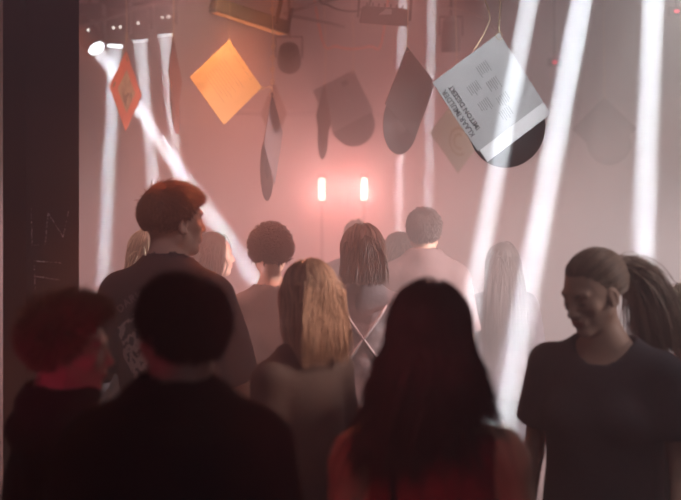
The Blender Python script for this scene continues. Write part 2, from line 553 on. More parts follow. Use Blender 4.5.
def grow_hair(spec, hm_, R, s, sex, post, mname):
    h = spec['hair']
    rng = np.random.RandomState(h.get('seed', 1))
    N = h.get('n', 1500); L = h['len']; steps = h.get('steps', 10)
    style = h['style']
    # roots
    n = rng.normal(size=(N * 6, 3)); n /= np.linalg.norm(n, axis=1)[:, None]
    fz = h.get('front', .58)
    thr = np.interp(n[:, 1], HL, [h.get('nape', -.72), -.62, -.42, -.12, .22, fz, fz + .08])
    n = n[n[:, 2] > thr][:N]
    N = len(n)
    lp = CR_C + n * (CR_R * 1.0)
    p = hm_(lp)
    nn = (n / CR_R); nn /= np.linalg.norm(nn, axis=1)[:, None]
    nw = nn @ R.T
    cc = hm_(CR_C[None])[0]
    Xh, Yh, Zh = R[:, 0], R[:, 1], R[:, 2]
    def push(q, off):
        l = (q - cc) @ R
        rr = CR_R * s * 1.01 + off[:, None]
        e = np.linalg.norm(l / rr, axis=1)
        m = (e < 1) & (e > 1e-4)
        l[m] = l[m] / e[m][:, None]
        return l @ R.T + cc
    tz = 1.30 * s
    def push_body(q, off):
        # neck and shoulders
        for kk, (c, r) in enumerate((((0, -.010, 1.47), (.055, .055, .12)), ((0, -.012, 1.39), (.215, .075, .075)), ((0, -.005, 1.27), (.155, .108, .19)))):
            r = (np.array(r) * s + .014)[None, :] + off[:, None]
            l = q - np.array(c) * s
            e = np.linalg.norm(l / r, axis=1)
            m = (e < 1) & (e > 1e-4)
            if kk == 0:
                l[m] = l[m] / e[m][:, None]
            else:
                lim = r[:, 1] * np.sqrt(np.clip(1 - (l[:, 0] / r[:, 0]) ** 2 - (l[:, 2] / r[:, 2]) ** 2, 0, 1))
                l[:, 1] = np.where(m, np.where(l[:, 1] < .03, -lim, lim), l[:, 1])
            q = l + np.array(c) * s
        return q
    u = rng.rand(N)
    layer = h.get('layer', .012) * rng.rand(N) ** .8 + h.get('lmin', .002)
    ln = L * (1 + h.get('var', .25) * (rng.rand(N) - .5))
    if style in ('long', 'bob'):
        ln = ln * (1 + h.get('top_long', 0) * n[:, 2]) * (1 + h.get('tail', 0) * np.exp(-(n[:, 0] + .12) ** 2 / .05)) * (1 - h.get('side_cut', .3) * np.abs(n[:, 0]))
    noise_d = rng.normal(size=(N, 3)) * h.get('mess', .15)
    if h.get('clump'):
        cn = rng.normal(size=(70, 3)); cn /= np.linalg.norm(cn, axis=1)[:, None]
        ci = np.argmax(n @ cn.T, axis=1)
        noise_d = noise_d + (rng.normal(size=(70, 3)) * h['clump'])[ci]
    G3 = np.array((0, 0, -1.0))
    part = h.get('part', 0)
    pts = [p.copy()]
    if style == 'pony':
        tie = hm_(np.array(h['tie'])[None])[0]
        k1 = steps // 2
        root = p.copy()
        for i in range(1, k1 + 1):
            t = i / k1
            q = root * (1 - t) + tie * t
            q = push(q, layer * np.sin(PI * t) * .9 + .004)
            if i == k1: q = tie + rng.normal(size=(N, 3)) * .009 * s
            pts.append(q)
        d = np.tile((R @ np.array(h['dir'])), (N, 1)) + rng.normal(size=(N, 3)) * .16
        q = pts[-1]
        st = ln / (steps - k1)
        for i in range(steps - k1):
            t = i / (steps - k1)
            d = d + G3 * h.get('grav', .35) + noise_d * .25 * np.sin(3 * t + u * 6)[:, None] * (1 if t < .7 else -1)
            d /= np.linalg.norm(d, axis=1)[:, None]
            q = q + d * st[:, None]
            q = push_body(push(q, layer), layer)
            pts.append(q)
    else:
        st = ln / steps
        lx = n[:, 0] - part
        if style in ('long', 'bob'):
            d = nw * .15 + np.tanh(lx * 5)[:, None] * Xh * h.get('split', .55) * np.clip(n[:, 2], 0, 1)[:, None] - Yh * h.get('back', .5) * np.clip(n[:, 2] + .1, 0, 1)[:, None]
            d = d - nw * (d * nw).sum(1)[:, None] * .8
        elif style == 'short':
            cb = h.get('comb', (0, .5, .2))
            sw_ = n - np.array(h.get('crown', (0, -.45, .89)))
            sw_ = (sw_ / (np.linalg.norm(sw_, axis=1)[:, None] + .15)) @ R.T
            d = nw * h.get('lift', .5) + (R @ np.array(cb, float)) * np.clip(n[:, 2] + h.get('comb_z', .3), 0, 1)[:, None] + sw_ * h.get('swirl', .6) + np.clip(-n[:, 2] + .25, 0, 1)[:, None] * G3 * 1.2
            ln = ln * np.interp(n[:, 2], [-.5, .25, .75], [h.get('side', .6), .5 + .5 * h.get('side', .6), 1])
            st = ln / steps
        elif style == 'curly':
            d = nw.copy()
        d = d + noise_d
        d /= np.linalg.norm(d, axis=1)[:, None]
        q = p.copy()
        ph = rng.rand(N) * 6.28
        for i in range(steps):
            t = i / steps
            if style in ('long', 'bob'):
                g = h.get('grav', .55)
                d = d + G3 * g
                if h.get('flare'): d = d + Xh * (np.clip(((q - cc) @ Xh) / (.09 * s), -1.3, 1.3) * h['flare'] * (t > .25) * (t < .85))[:, None]
                w = h.get('wave', 0) * np.sin(t * h.get('freq', 9) + np.round(ph * 2) * .9)
                d = d + (w[:, None] * (Xh * .8 + Yh * .3)) + noise_d * .12
                c = h.get('curl_in', 0)
                if c and t > .6:
                    inw = (cc - q); inw[:, 2] = 0
                    inw /= np.linalg.norm(inw, axis=1)[:, None] + 1e-6
                    d = d + inw * c * (t - .6) * 3
            elif style == 'short':
                d = d + G3 * h.get('grav', .1)
            elif style == 'curly':
                a = ph + t * h.get('turns', 2.5) * 6.28
                a1 = np.cross(nw, np.array((.3, .2, 1.0)) + noise_d); a1 /= np.linalg.norm(a1, axis=1)[:, None] + 1e-6
                b1 = np.cross(nw, a1)
                d = nw * .55 + a1 * np.cos(a)[:, None] + b1 * np.sin(a)[:, None]
            d = d / (np.linalg.norm(d, axis=1)[:, None] + 1e-9)
            q = q + d * st[:, None]
            q = push(q, layer * min(1, .3 + t * 2))
            if L > .12:
                q = push_body(q, layer)
                l = (q - cc) @ R
                drop = np.clip(cc[2] - .03 - q[:, 2], 0, 1)
                wmax = (h.get('w0', .092) * s + drop * h.get('spread', .22)) * (.8 + .2 * u)
                ex = np.abs(l[:, 0]) - wmax
                l[:, 0] -= np.sign(l[:, 0]) * np.clip(ex, 0, 1) * .7
                tb = h.get('to_back', .3)
                ey = np.clip(-l[:, 1] - h.get('depth', .105) * s - drop * h.get('spread', .22), 0, 1)
                l[:, 1] += ey * .7
                l[:, 1] -= np.clip(l[:, 1] + .02, 0, .1) * np.clip(drop * 8, 0, 1) * tb
                q = l @ R.T + cc
                q = push_body(push(q, layer), layer)
            pts.append(q)
    P = np.stack(pts, 1)                              # N, S, 3
    S = P.shape[1]
    if style in ('long', 'bob', 'pony'):
        for _ in range(3):
            P[:, 1:-1] = P[:, 1:-1] * .5 + (P[:, :-2] + P[:, 2:]) * .25
    if style in ('long', 'bob'):
        e_ = np.linalg.norm(((P - cc) @ R) / (CR_R * s), axis=2)
        good = ~((e_ > 1.30) & (P[:, :, 2] > cc[2] + .035 * s)).any(1)
        P, n = P[good], n[good]
        N = len(P)
    if h.get('drops'):
        da, db, dv = h['drops']
        zl = cc[2] - (da + (db - da) * np.exp(-(n[:, 0] + .15) ** 2 / .06)) * s * (1 + dv * (rng.rand(N) - .5)) - .02 * np.sin(9 * n[:, 0] * 3)
        k_ = np.arange(S)
        below = P[:, :, 2] < zl[:, None]
        te = np.where(below.any(1), np.maximum(below.argmax(1), 2), S - 1).astype(float)
        i1 = te.astype(int); i0 = np.maximum(i1 - 1, 0)
        za, zb = P[np.arange(N), i0, 2], P[np.arange(N), i1, 2]
        fr = np.where(below.any(1), np.clip((za - zl) / np.maximum(za - zb, 1e-5), 0, 1), 1)
        te = i0 + fr
        tt = te[:, None] * np.linspace(0, 1, S)[None, :]
        a0 = np.clip(tt.astype(int), 0, S - 2); f_ = (tt - a0)[..., None]
        ar = np.arange(N)[:, None]
        P = P[ar, a0] * (1 - f_) + P[ar, a0 + 1] * f_
    T = np.gradient(P, axis=1); T /= np.linalg.norm(T, axis=2)[..., None] + 1e-9
    A = np.cross(T, np.array((.21, .97, .13))); A /= np.linalg.norm(A, axis=2)[..., None] + 1e-9
    B = np.cross(T, A)
    prof = np.interp(np.linspace(0, 1, S), [0, .15, .7, 1], [.7, 1, .85, .12]) * h.get('r', .0022)
    rad = prof[None, :] * (.7 + .6 * rng.rand(N))[:, None]
    K = 4
    rings = [P + (A * math.cos(a) + B * math.sin(a)) * rad[..., None] for a in [k * 2 * PI / K for k in range(K)]]
    V = np.stack(rings, 2)                            # N, S, K, 3
    base = (np.arange(N) * S * K)[:, None, None]
    i = np.arange(S - 1)[None, :, None] * K
    k = np.arange(K)[None, None, :]
    k2 = (k + 1) % K
    Q = np.stack([base + i + k, base + i + k2, base + i + K + k2, base + i + K + k], -1).reshape(-1, 4)
    V = V.reshape(-1, 3)
    att = np.repeat(rng.rand(N), S * K)
    # the close-cropped cap under the strands
    nu, nv = 48, 28
    uu = np.linspace(0, 2 * PI, nu, endpoint=False); vv = np.linspace(.001, PI * .80, nv)
    dirs = np.array([(math.sin(b) * math.cos(a), math.sin(b) * math.sin(a), math.cos(b)) for b in vv for a in uu])
    thr = np.interp(dirs[:, 1], HL, [h.get('nape', -.72), -.62, -.42, -.12, .22, fz, fz + .08])
    ok = dirs[:, 2] > thr - .03
    cap_off = h.get('cap', .004) * np.clip((dirs[:, 2] - thr) * 4 + .2, 0, 1)
    cv = hm_(CR_C + dirs * (CR_R * 1.012 + cap_off[:, None]))
    Q2 = []
    for j in range(nv - 1):
        for a in range(nu):
            q4 = (j*nu + a, j*nu + (a+1) % nu, (j+1)*nu + (a+1) % nu, (j+1)*nu + a)
            if all(ok[x] for x in q4): Q2.append(q4)
    Q2 = np.array(Q2) + len(V)
    V = np.concatenate([V, cv]); Q = np.concatenate([Q, Q2])
    att = np.concatenate([att, np.full(len(cv), .3)])
    o = np_mesh(mname, post(V), Q, [h['mat']])
    a_ = o.data.attributes.new('strand', 'FLOAT', 'POINT')
    if len(a_.data) == len(att):
        a_.data.foreach_set('value', att.astype(np.float32))
    return o

def person(label, px, top, d, sex, yaw, spec, H=None, bury=0):
    """px, top: where the crown of the head stands in the picture; yaw 0 faces away from the camera, + turns left"""
    base = W(px, 0, d)
    crown = HC - (top - HY) * d / F
    Hh = H or crown
    s = (Hh - spec.get('hair_h', .018)) / 1.735
    z0 = 0.0
    sw = spec.get('sw', 1.0)
    hm_, R = head_map(spec, s)
    lean = spec.get('lean', (0, 0))
    yw = math.radians(yaw)
    def post(V):
        V = np.array(V, float)
        t = np.clip((V[:, 2] / s - .9) / .55, 0, 1); t = t * t * (3 - 2 * t)
        V[:, 0] += lean[0] * t; V[:, 1] += lean[1] * t
        return V
    skin = spec.get('skin') or skin_mat('fair_skin', (.55, .36, .28))
    # arms
    sh = {q: np.array((q * (.172 if sex == 'm' else .152) * sw, -.012, 1.385)) * s for q in (-1, 1)}
    arms = spec.get('arms', {})
    dflt = {q: ((q * (.235 if sex == 'm' else .205) * sw, -.045, 1.10), (q * (.255 if sex == 'm' else .235) * sw, .03, .865)) for q in (-1, 1)}
    A = {}
    for q, key in ((-1, 'l'), (1, 'r')):
        e, w = arms.get(key, dflt[q])
        A[q] = (sh[q], np.array(e) * s, np.array(w) * s)
    ua, fa, wr = ((.050, .036, .026) if sex == 'm' else (.041, .031, .0225))
    xs = [abs(v[0]) for t in A.values() for v in t] + [.2]
    ys = [v[1] for t in A.values() for v in t]
    xm = max(xs) + .09
    y0, y1 = min(-.16, min(ys) - .08), max(.20, max(ys) + .08)
    ztop = 1.80 * s + .05
    hx = abs(float(np.array(spec.get('head_off', (0, 0, 0)))[0])) + .115
    ax = axis(-xm, xm, .010, .0048, -hx, hx)
    ay = np.arange(y0, y1, .0055)
    az = axis(-.02, ztop, .012, .0048, 1.44 * s, ztop)
    G = Field(ax, ay, az)
    put(G, torso_prims(sex), 0, s, sw)
    nr = .056 if sex == 'm' else .047
    G.cone(np.array((0, -.022, 1.42)) * s, hm_((0, -.022, -.045))[0], nr * s * 1.06, nr * s * .96, .03)
    for q in (-1, 1):
        a, e, w = A[q]
        G.cone(a, e, ua * s, fa * s * 1.02, .03)
        G.cone(e, w, fa * s * 1.04, wr * s, .015)
        G.ell(a + (e - a) * .12 + np.array((q * .006, 0, 0)), np.array((.052, .052, .06)) * s * (1 if sex == 'm' else .8), .03)
        hp, kn, an = np.array((q*.088, -.005, .90)) * s, np.array((q*.098, .012, .50)) * s, np.array((q*.105, -.02, .085)) * s
        G.cone(hp, kn, .083 * s, .052 * s, .03)
        G.cone(kn, an, .052 * s, .034 * s, .02)
        G.ell(kn * .62 + an * .38 + np.array((0, -.022, 0)), np.array((.046, .045, .10)) * s, .03)
        G.cone(an + np.array((0, -.02, -.04)) * s, an + np.array((q*.02, .15, -.052)) * s, .032 * s, .026 * s, .02)
    add_head(G, hm_, R, s, sex)
    V, Q = G.mesh()
    Vs, Qs = [V], [Q]
    for q in (-1, 1):
        a, e, w = A[q]
        hv, hq = hand_mesh(w, w - e, q, s * (1 if sex == 'm' else .9), (-q * .9, .35, .1))
        Qs.append(hq + sum(len(x) for x in Vs)); Vs.append(hv)
    V = np.concatenate(Vs); Q = np.concatenate(Qs)
    # lips carry their own colour
    cen = V[Q].mean(1)
    loc = ((cen - hm_((0, 0, 0))[0]) @ R) / s
    lips = ((loc[:, 0] / .023) ** 2 + ((loc[:, 2] + .0640) / .0120) ** 2 < 1) & (loc[:, 1] > .088)
    body = np_mesh('person', post(V), Q, [skin, skin_mat('lips', (.42, .16, .14))], lips.astype(int))
    body.location = (base.x, d, z0)
    body.rotation_euler = (0, 0, yw)
    tag(body, label, 'person', spec.get('group'))
    body.data.name = 'person_body'
    def child(o):
        o.parent = body
        return o
    # eyes and brows
    if spec.get('face', True):
        for q in (-1, 1):
            lid = spec.get('lids')
            bm = bmesh.new()
            bmesh.ops.create_uvsphere(bm, u_segments=16, v_segments=12, radius=.0112 * s)
            c = hm_((q * .031, .0755, .0000))[0]
            for v in bm.verts: v.co = Vector(R @ np.array(v.co)) + Vector(c)
            vs = post(np.array([v.co for v in bm.verts]))
            for v, w_ in zip(bm.verts, vs): v.co = Vector(w_)
            child(obj('eye', bm, M_eyewhite, None, True)) if not lid else bm.free()
            bm = bmesh.new()
            pts = [hm_((q * x, y, z))[0] for x, y, z in ((.014, .0895, .0185), (.026, .0890, .0230), (.040, .0800, .0225), (.050, .0690, .0170))]
            add_tube(bm, post(np.array(pts)), [.0025 * s, .0034 * s, .0028 * s, .0012 * s], 6)
            child(obj('eyebrow', bm, spec['hair']['mat'], None, True))
    if spec.get('lids'):
        for q in (-1, 1):
            bm = bmesh.new()
            pts = [hm_((q * x, y, z))[0] for x, y, z in ((.016, .0860, -.0040), (.024, .0880, -.0062), (.033, .0870, -.0068), (.043, .0810, -.0040))]
            add_tube(bm, post(np.array(pts)), [.0010 * s, .0017 * s, .0018 * s, .0009 * s], 6)
            child(obj('eyelashes', bm, H_dark))
    child(grow_hair(spec, hm_, R, s, sex, post, 'hair'))
    # clothes
    seed = int(px)
    for c in spec['clothes']:
        k = c['kind']
        off = c.get('off', .014)
        if k in ('top', 'coat'):
            hem = c.get('hem', .86) * s
            g = c.get('grid', .0085)
            C = Field(np.arange(-xm - .03, xm + .03, g), np.arange(y0 - .05, y1 + .04, g), np.arange(hem - .05, 1.56 * s, g))
            put(C, torso_prims(sex), off, s, sw)
            # the cloth hangs straight from the chest
            bw = (.150 if sex == 'm' else .135) * c.get('width', 1.0)
            C.ell((0, 0, 1.12*s), ((bw) * s * sw + off, (.100 if sex == 'm' else .092) * s + off, .24 * s), .05)
            C.ell((0, 0, .93*s), ((.158) * s * sw + off, .112 * s + off, .20 * s), .05)
            sl = c.get('sleeve', .45)
            so = c.get('sleeve_off', off + .004)
            if sl > 0:
                for q in (-1, 1):
                    a, e, w = A[q]
                    t = min(1, sl * 2)
                    C.cone(a, a + (e - a) * t, ua * s + so, (ua + (fa - ua) * t) * s + so + c.get('flare', .008), .025)
                    if sl > .5:
                        t = (sl - .5) * 2
                        C.cone(e, e + (w - e) * t, fa * s + so, (fa + (wr - fa) * t) * s + so, .015)
            cuts = []
            if sl > 0 and sl <= .5:                 # flat sleeve hems
                for q in (-1, 1):
                    a, e, w = A[q]
                    dr = (e - a) / np.linalg.norm(e - a)
                    pt = a + (e - a) * sl * 2
                    def fcut(X, Y, Z, dr=dr, pt=pt, q=q):
                        dd = (X - pt[0])*dr[0] + (Y - pt[1])*dr[1] + (Z - pt[2])*dr[2]
                        near = (X * q > .145 * s * sw) & (Z < a[2])
                        return np.where((X*q > (abs(a[0]) - .01)), np.minimum(dd, .05), -1)
                    cuts.append(fcut)
            for f in cuts: C.limit(f)
            if sl == 0:
                r0 = c.get('arm_cut', .150) * s * sw
                C.limit(lambda X, Y, Z: np.abs(X) - r0 - np.clip((1.22*s - Z), 0, 1) * 1.5)
            C.add(folds(seed, c.get('fold', .003)))
            C.limit(lambda X, Y, Z: hem + .006*np.sin(9*X + 4*Y) - Z)
            nz = c.get('neck', 1.452) * s
            nf, nb = c.get('neck_front', .05) * s, c.get('neck_back', 0.0) * s
            C.limit(lambda X, Y, Z: np.where(np.abs(X) < .20 * s, Z - (nz - np.clip(Y, 0, .1) / .1 * nf - np.clip(-Y, 0, .08) / .08 * nb + c.get('neck_rise', .0)), -1) if c.get('flatneck') else
                    -(np.sqrt((X)**2 + (Y - .006*s)**2 * .9 + ((Z - nz - .052*s) * .75)**2) - c.get('neck_r', .078) * s))
            if c.get('extra'):
                c['extra'](C, s)
            Vc, Qc = C.mesh()
            m_ = c['mat'] if isinstance(c['mat'], (list, tuple)) else [c['mat']]
            mi = None
            if c.get('zones'):
                mi = c['zones'](Vc[Qc].mean(1) / s).astype(int)
            oc = child(np_mesh(c['name'], post(Vc), Qc, m_, mi))
            sm = oc.modifiers.new('smooth', 'SMOOTH'); sm.factor = .5; sm.iterations = 3
        elif k == 'trousers':
            C = Field(np.arange(-.30, .30, .011), np.arange(-.2, .24, .011), np.arange(.06*s, 1.06*s, .012))
            C.ell((0, -.005*s, .93*s), (.160*s*sw + off, .112*s + off, .14*s), .04)
            for q in (-1, 1):
                hp, kn, an = np.array((q*.088, -.005, .90)) * s, np.array((q*.098, .012, .50)) * s, np.array((q*.105, -.02, .085)) * s
                C.cone(hp, kn, .086*s + off, .058*s + off, .03); C.cone(kn, an, .058*s + off, .042*s + off, .02)
            C.add(folds(seed + 3, .003))
            C.limit(lambda X, Y, Z: np.maximum(.10*s - Z, Z - 1.02*s))
            Vc, Qc = C.mesh()
            child(np_mesh(c['name'], post(Vc), Qc, [c['mat']]))
        elif k == 'shoes':
            for q in (-1, 1):
                C = Field(np.arange(q*.12*s - .09, q*.12*s + .09, .008), np.arange(-.16, .24, .008), np.arange(-.016, .16, .008))
                an = np.array((q*.105, -.02, .085)) * s
                C.cone(an, an + np.array((0, -.015, -.035))*s, .046*s, .044*s, .02)
                C.cone(an + np.array((0, -.02, -.045))*s, an + np.array((q*.02, .15, -.05))*s, .044*s, .038*s, .02)
                C.limit(lambda X, Y, Z: np.maximum(.004 - Z, Z - .12*s))
                Vc, Qc = C.mesh()
                child(np_mesh('shoe', Vc, Qc, [c['mat']]))
    if spec.get('more'):
        spec['more'](body, s, post, hm_, R, A, child)
    return body

M_eyewhite = mat('eye', (.55, .52, .50), .25, .5)
fair = skin_mat('fair_skin', (.55, .36, .28))
tan = skin_mat('tan_skin', (.42, .25, .18))
brown = skin_mat('brown_skin', (.24, .13, .09))
H_dark = hair_mat('dark_brown_hair', (.032, .021, .019))
H_black = hair_mat('black_hair', (.009, .007, .008))
H_brown = hair_mat('brown_hair', (.040, .023, .016))
H_auburn = hair_mat('chestnut_hair', (.16, .07, .04), (.30, .14, .08))
H_blond = hair_mat('blond_hair', (.40, .25, .17), (.82, .58, .43))
H_lblond = hair_mat('light_blond_hair', (.55, .42, .28), (.85, .74, .55))
H_light_brown = hair_mat('light_brown_hair', (.20, .13, .095), (.42, .30, .23))
H_sandy = hair_mat('sandy_hair', (.18, .11, .065), (.42, .28, .18))
C_black = mat('black_cotton', (.016, .014, .018), .9, .15, noise=(60, .2), bump=.1)
C_char = mat('charcoal_cotton', (.075, .066, .076), .9, .15, noise=(60, .15), bump=.1)
C_ink = mat('washed_black_cotton', (.05, .042, .05), .9, .15, noise=(60, .15), bump=.1)
C_navy = mat('navy_wool', (.006, .007, .013), .95, .1, noise=(90, .3), bump=.2)
C_olive = mat('dark_collar_wool', (.010, .012, .012), .95, .1, noise=(90, .3), bump=.2)
C_brown = mat('taupe_cotton', (.085, .066, .060), .9, .15, noise=(60, .15), bump=.1)
C_pale = mat('pale_pink_cotton', (.11, .075, .075), .9, .15, noise=(60, .08), bump=.1)
C_grey = mat('light_grey_cotton', (.10, .085, .09), .9, .15, noise=(60, .08), bump=.1)
C_lace = mat('grey_lace', (.17, .15, .155), .9, .15, noise=(45, .35), bump=.3)
C_strap = mat('pale_strap', (.26, .22, .22), .8, .2)
C_wine = mat('wine_red_cotton', (.20, .022, .030), .85, .2, noise=(60, .2), bump=.1)
C_denim = mat('dark_denim', (.022, .026, .045), .9, .1, noise=(80, .3), bump=.1)
C_shoe = mat('black_leather', (.02, .018, .02), .5, .3)
TR = {'kind': 'trousers', 'name': 'trousers', 'mat': C_denim, 'off': .008}
SH = {'kind': 'shoes', 'name': 'shoe', 'mat': C_shoe}
def cast():
    # the crowd, from the front to the back
    def collar(C, s):
        for a in range(24):
            t0, t1 = a * 2 * PI / 24, (a + 1) * 2 * PI / 24
            f = lambda t: (.088 * s * math.sin(t), -.012 * s + .082 * s * math.cos(t), 1.503 * s + .010 * math.cos(t * 1) - .012 * math.sin(3 * t) * .3)
            C.cone(f(t0), f(t1), .024, .024, .012)
            f2 = lambda t: (.105 * s * math.sin(t), -.014 * s + .095 * s * math.cos(t), 1.43 * s)
            C.cone(f2(t0), f2(t1), .030, .030, .02)
    def hood(C, s):
        C.ell((0, -.085 * s, 1.40 * s), (.11 * s, .055 * s, .07 * s), .03)
    # P1
    person('young man in profile with tousled sandy hair and a crimson-lit cheek, dark jacket', 50, 295, 2.78, 'm', -78,
           dict(skin=fair, head=(-6, 2, 0), hair_h=.03, sw=.98, lean=(0, .03),
                hair=dict(style='short', len=.060, n=4600, mat=H_sandy, clump=.22, comb=(0, 1.0, .6), comb_z=.1, lift=.30, swirl=.5, side=.45, mess=.22, grav=.0, r=.0013, layer=.004, cap=.010, seed=4, steps=7, front=.60, nape=-.60),
                clothes=[dict(kind='coat', name='jacket', mat=C_black, off=.024, sleeve=.97, sleeve_off=.016, hem=.84, neck=1.475, extra=collar, grid=.010), TR, SH]))
    # P2
    person('dark-haired man seen from behind in a dark navy wool coat with a thick raised collar', 176, 274, 2.38, 'm', 8,
           dict(skin=fair, head=(36, 4, 0), head_off=(.024, 0, 0), hair_h=.020, sw=1.0, face=False,
                hair=dict(style='short', len=.040, n=4500, mat=H_black, comb=(.1, .1, 0), lift=.16, swirl=.9, side=.6, mess=.16, grav=.10, r=.0016, layer=.004, cap=.005, clump=.12, seed=5, steps=6, nape=-.66),
                clothes=[dict(kind='coat', name='coat', mat=[C_navy, C_olive], off=.034, sleeve=.97, sleeve_off=.022, hem=.62, neck=1.50, neck_r=.062, extra=collar, grid=.010,
                              zones=lambda c: c[:, 2] > 1.435), TR, SH]))
    # P12
    def straps(body, s, post, hm_, R, A, child):
        for q in (-1,):
            bm = bmesh.new()
            pts = [(q*.088*s, .02*s, 1.452*s), (q*.090*s, -.03*s, 1.452*s), (q*.092*s, -.075*s, 1.41*s), (q*.090*s, -.103*s, 1.34*s), (q*.088*s, -.112*s, 1.26*s), (q*.086*s, -.112*s, 1.18*s)]
            add_tube(bm, post(np.array(pts)), .006, 6)
            child(obj('strap', bm, C_black))
    person('woman with long wavy dark brown hair seen from behind, bare shoulders, wine-red top', 429, 280, 2.52, 'f', 2,
           dict(skin=tan, head=(-8, 5, 0), hair_h=.024, sw=1.10, face=False,
                hair=dict(style='long', len=.46, drops=(.155, .285, .25), n=5600, mat=H_dark, grav=.55, mess=.14, wave=.30, freq=14, r=.0021, layer=.020, cap=.014, seed=6, steps=20, var=.4, part=.05, spread=.9, flare=.17, to_back=.8, side_cut=.15),
                clothes=[dict(kind='top', name='low_back_top', mat=C_wine, off=.007, sleeve=0, hem=.88, neck=1.43, neck_back=.0, grid=.0075, fold=.0015, flatneck=True, neck_front=.09, arm_cut=.128), TR, SH],
                more=straps))
    # P14
    person('young woman with a high ponytail looking down to her right, in a plain dark t-shirt', 604, 247, 3.38, 'f', 150,
           dict(skin=fair, head=(-24, 16, 2), hair_h=.016, sw=1.18, lids=True,
                hair=dict(style='pony', len=.34, n=3000, mat=H_light_brown, tie=(.0, -.128, .040), dir=(0, -1.0, .10), grav=.38, mess=.2, r=.0016, layer=.013, lmin=.006, cap=.002, seed=7, steps=18, front=.50, nape=-.55),
                arms={'l': ((-.225, -.02, 1.10), (-.24, .10, .88)), 'r': ((.235, -.03, 1.10), (.215, .10, .88))},
                clothes=[dict(kind='top', name='t_shirt', mat=C_char, off=.017, sleeve=.32, sleeve_off=.022, flare=.014, hem=.86, neck=1.452, neck_r=.092, grid=.0085, fold=.004), TR, SH]))
    # P7
    person('woman with long straight blond hair and a dull brown top, seen from behind', 300, 258, 3.5, 'f', 45,
           dict(skin=fair, head=(-12, 4, 0), head_off=(.022, -.022, 0), hair_h=.018, sw=.95, face=False,
                hair=dict(style='long', len=.34, n=6500, mat=H_blond, grav=.62, mess=.07, wave=.04, drops=(.19, .19, .25), spread=.14, r=.0013, depth=.084, w0=.080, layer=.010, cap=.006, seed=8, steps=15, part=.1, var=.3),
                clothes=[dict(kind='top', name='long_sleeved_top', mat=C_brown, off=.016, sleeve=.97, sleeve_off=.012, hem=.84, neck=1.462, grid=.0085, fold=.003), TR, SH]))
    # P3
    def shirt_print(body, s, post, hm_, R, A, child):
        pass
    person('tall man with short brown hair turning right, black t-shirt with a pale back print', 168, 180, 4.0, 'm', -6,
           dict(skin=fair, head=(-50, 0, 0), head_off=(.002, 0, 0), hair_h=.026, sw=.90,
                hair=dict(style='short', len=.058, n=4200, mat=H_auburn, comb=(0, 1.1, .22), comb_z=.0, lift=.20, clump=.16, swirl=.6, side=.12, mess=.10, grav=.06, r=.0013, layer=.009, cap=.010, seed=9, steps=8, front=.50, nape=-.55),
                arms={'l': ((-.255, -.06, 1.10), (-.22, .02, .86)), 'r': ((.245, .00, 1.08), (.16, .22, 1.02))},
                clothes=[dict(kind='top', name='t_shirt', mat=C_ink, off=.018, sleeve=.44, sleeve_off=.022, flare=.012, hem=.82, neck=1.462, grid=.0085, fold=.004), TR, SH],
                more=shirt_print))
    # P6
    person('person with short curly dark hair seen from behind in a sleeveless brown top', 271, 222, 5.05, 'f', 4,
           dict(skin=tan, head=(6, 6, 0), hair_h=.035, sw=1.08, face=False,
                hair=dict(style='curly', len=.052, n=1900, var=1.1, mat=H_dark, turns=1.6, mess=.2, r=.0030, layer=.004, cap=.010, seed=10, steps=12, nape=-.72),
                arms={'l': ((-.235, -.05, 1.10), (-.17, .10, .94))},
                clothes=[dict(kind='top', name='sleeveless_top', mat=C_brown, off=.012, sleeve=0, hem=.86, neck=1.44, grid=.009, arm_cut=.150), TR, SH]))
    # P8
    def crosses(body, s, post, hm_, R, A, child):
        for q in (-1, 1):
            bm = bmesh.new()
            pts = []
            for t in np.linspace(0, 1, 14):
                x = q * (.115 - .215 * t); z = 1.425 - .30 * t
                y = -math.sqrt(max(0, 1 - (x / .165) ** 2)) * .105 - .018
                if t < .12: y = -.055 - .3 * t
                pts.append((x * s, y * s, z * s))
            add_tube(bm, post(np.array(pts)), .0065, 6)
            child(obj('strap', bm, C_strap))
    person('woman with a chin-length brown bob in a grey lace top with crossed back straps', 363, 224, 4.9, 'f', 0,
           dict(skin=fair, head=(4, 4, 0), hair_h=.022, sw=1.05, face=False,
                hair=dict(style='bob', drops=(.135, .135, .2), len=.26, n=2600, mat=H_brown, grav=.55, mess=.15, curl_in=.5, wave=.05, r=.0020, layer=.024, cap=.012, seed=11, steps=12, var=.3),
                clothes=[dict(kind='top', name='lace_top', mat=[C_grey, C_lace], off=.014, sleeve=.2, hem=.95, neck=1.458, grid=.009, zones=lambda c: c[:, 2] < 1.33), TR, SH],
                more=crosses))
    # P5
    person('woman with straight brown hair facing right, her face lit orange, behind the tall man', 212, 231, 5.6, 'f', -62,
           dict(skin=fair, head=(-6, 0, 0), hair_h=.018,
                hair=dict(style='long', len=.34, n=1900, mat=H_brown, grav=.62, mess=.08, r=.0022, layer=.012, cap=.008, seed=12, steps=12, front=.62),
                clothes=[dict(kind='top', name='long_sleeved_top', mat=C_black, off=.014, sleeve=.97, hem=.86, grid=.0105), TR, SH]))
    # P4
    person('person with pale blond hair mostly hidden behind the tall man', 148, 228, 4.8, 'f', 10,
           dict(skin=fair, hair_h=.018, face=False,
                hair=dict(style='long', len=.30, n=1300, mat=H_lblond, grav=.62, mess=.1, r=.0028, layer=.014, cap=.008, seed=13, steps=12),
                clothes=[dict(kind='top', name='long_sleeved_top', mat=C_char, off=.014, sleeve=.97, hem=.86, grid=.0105), TR, SH]))
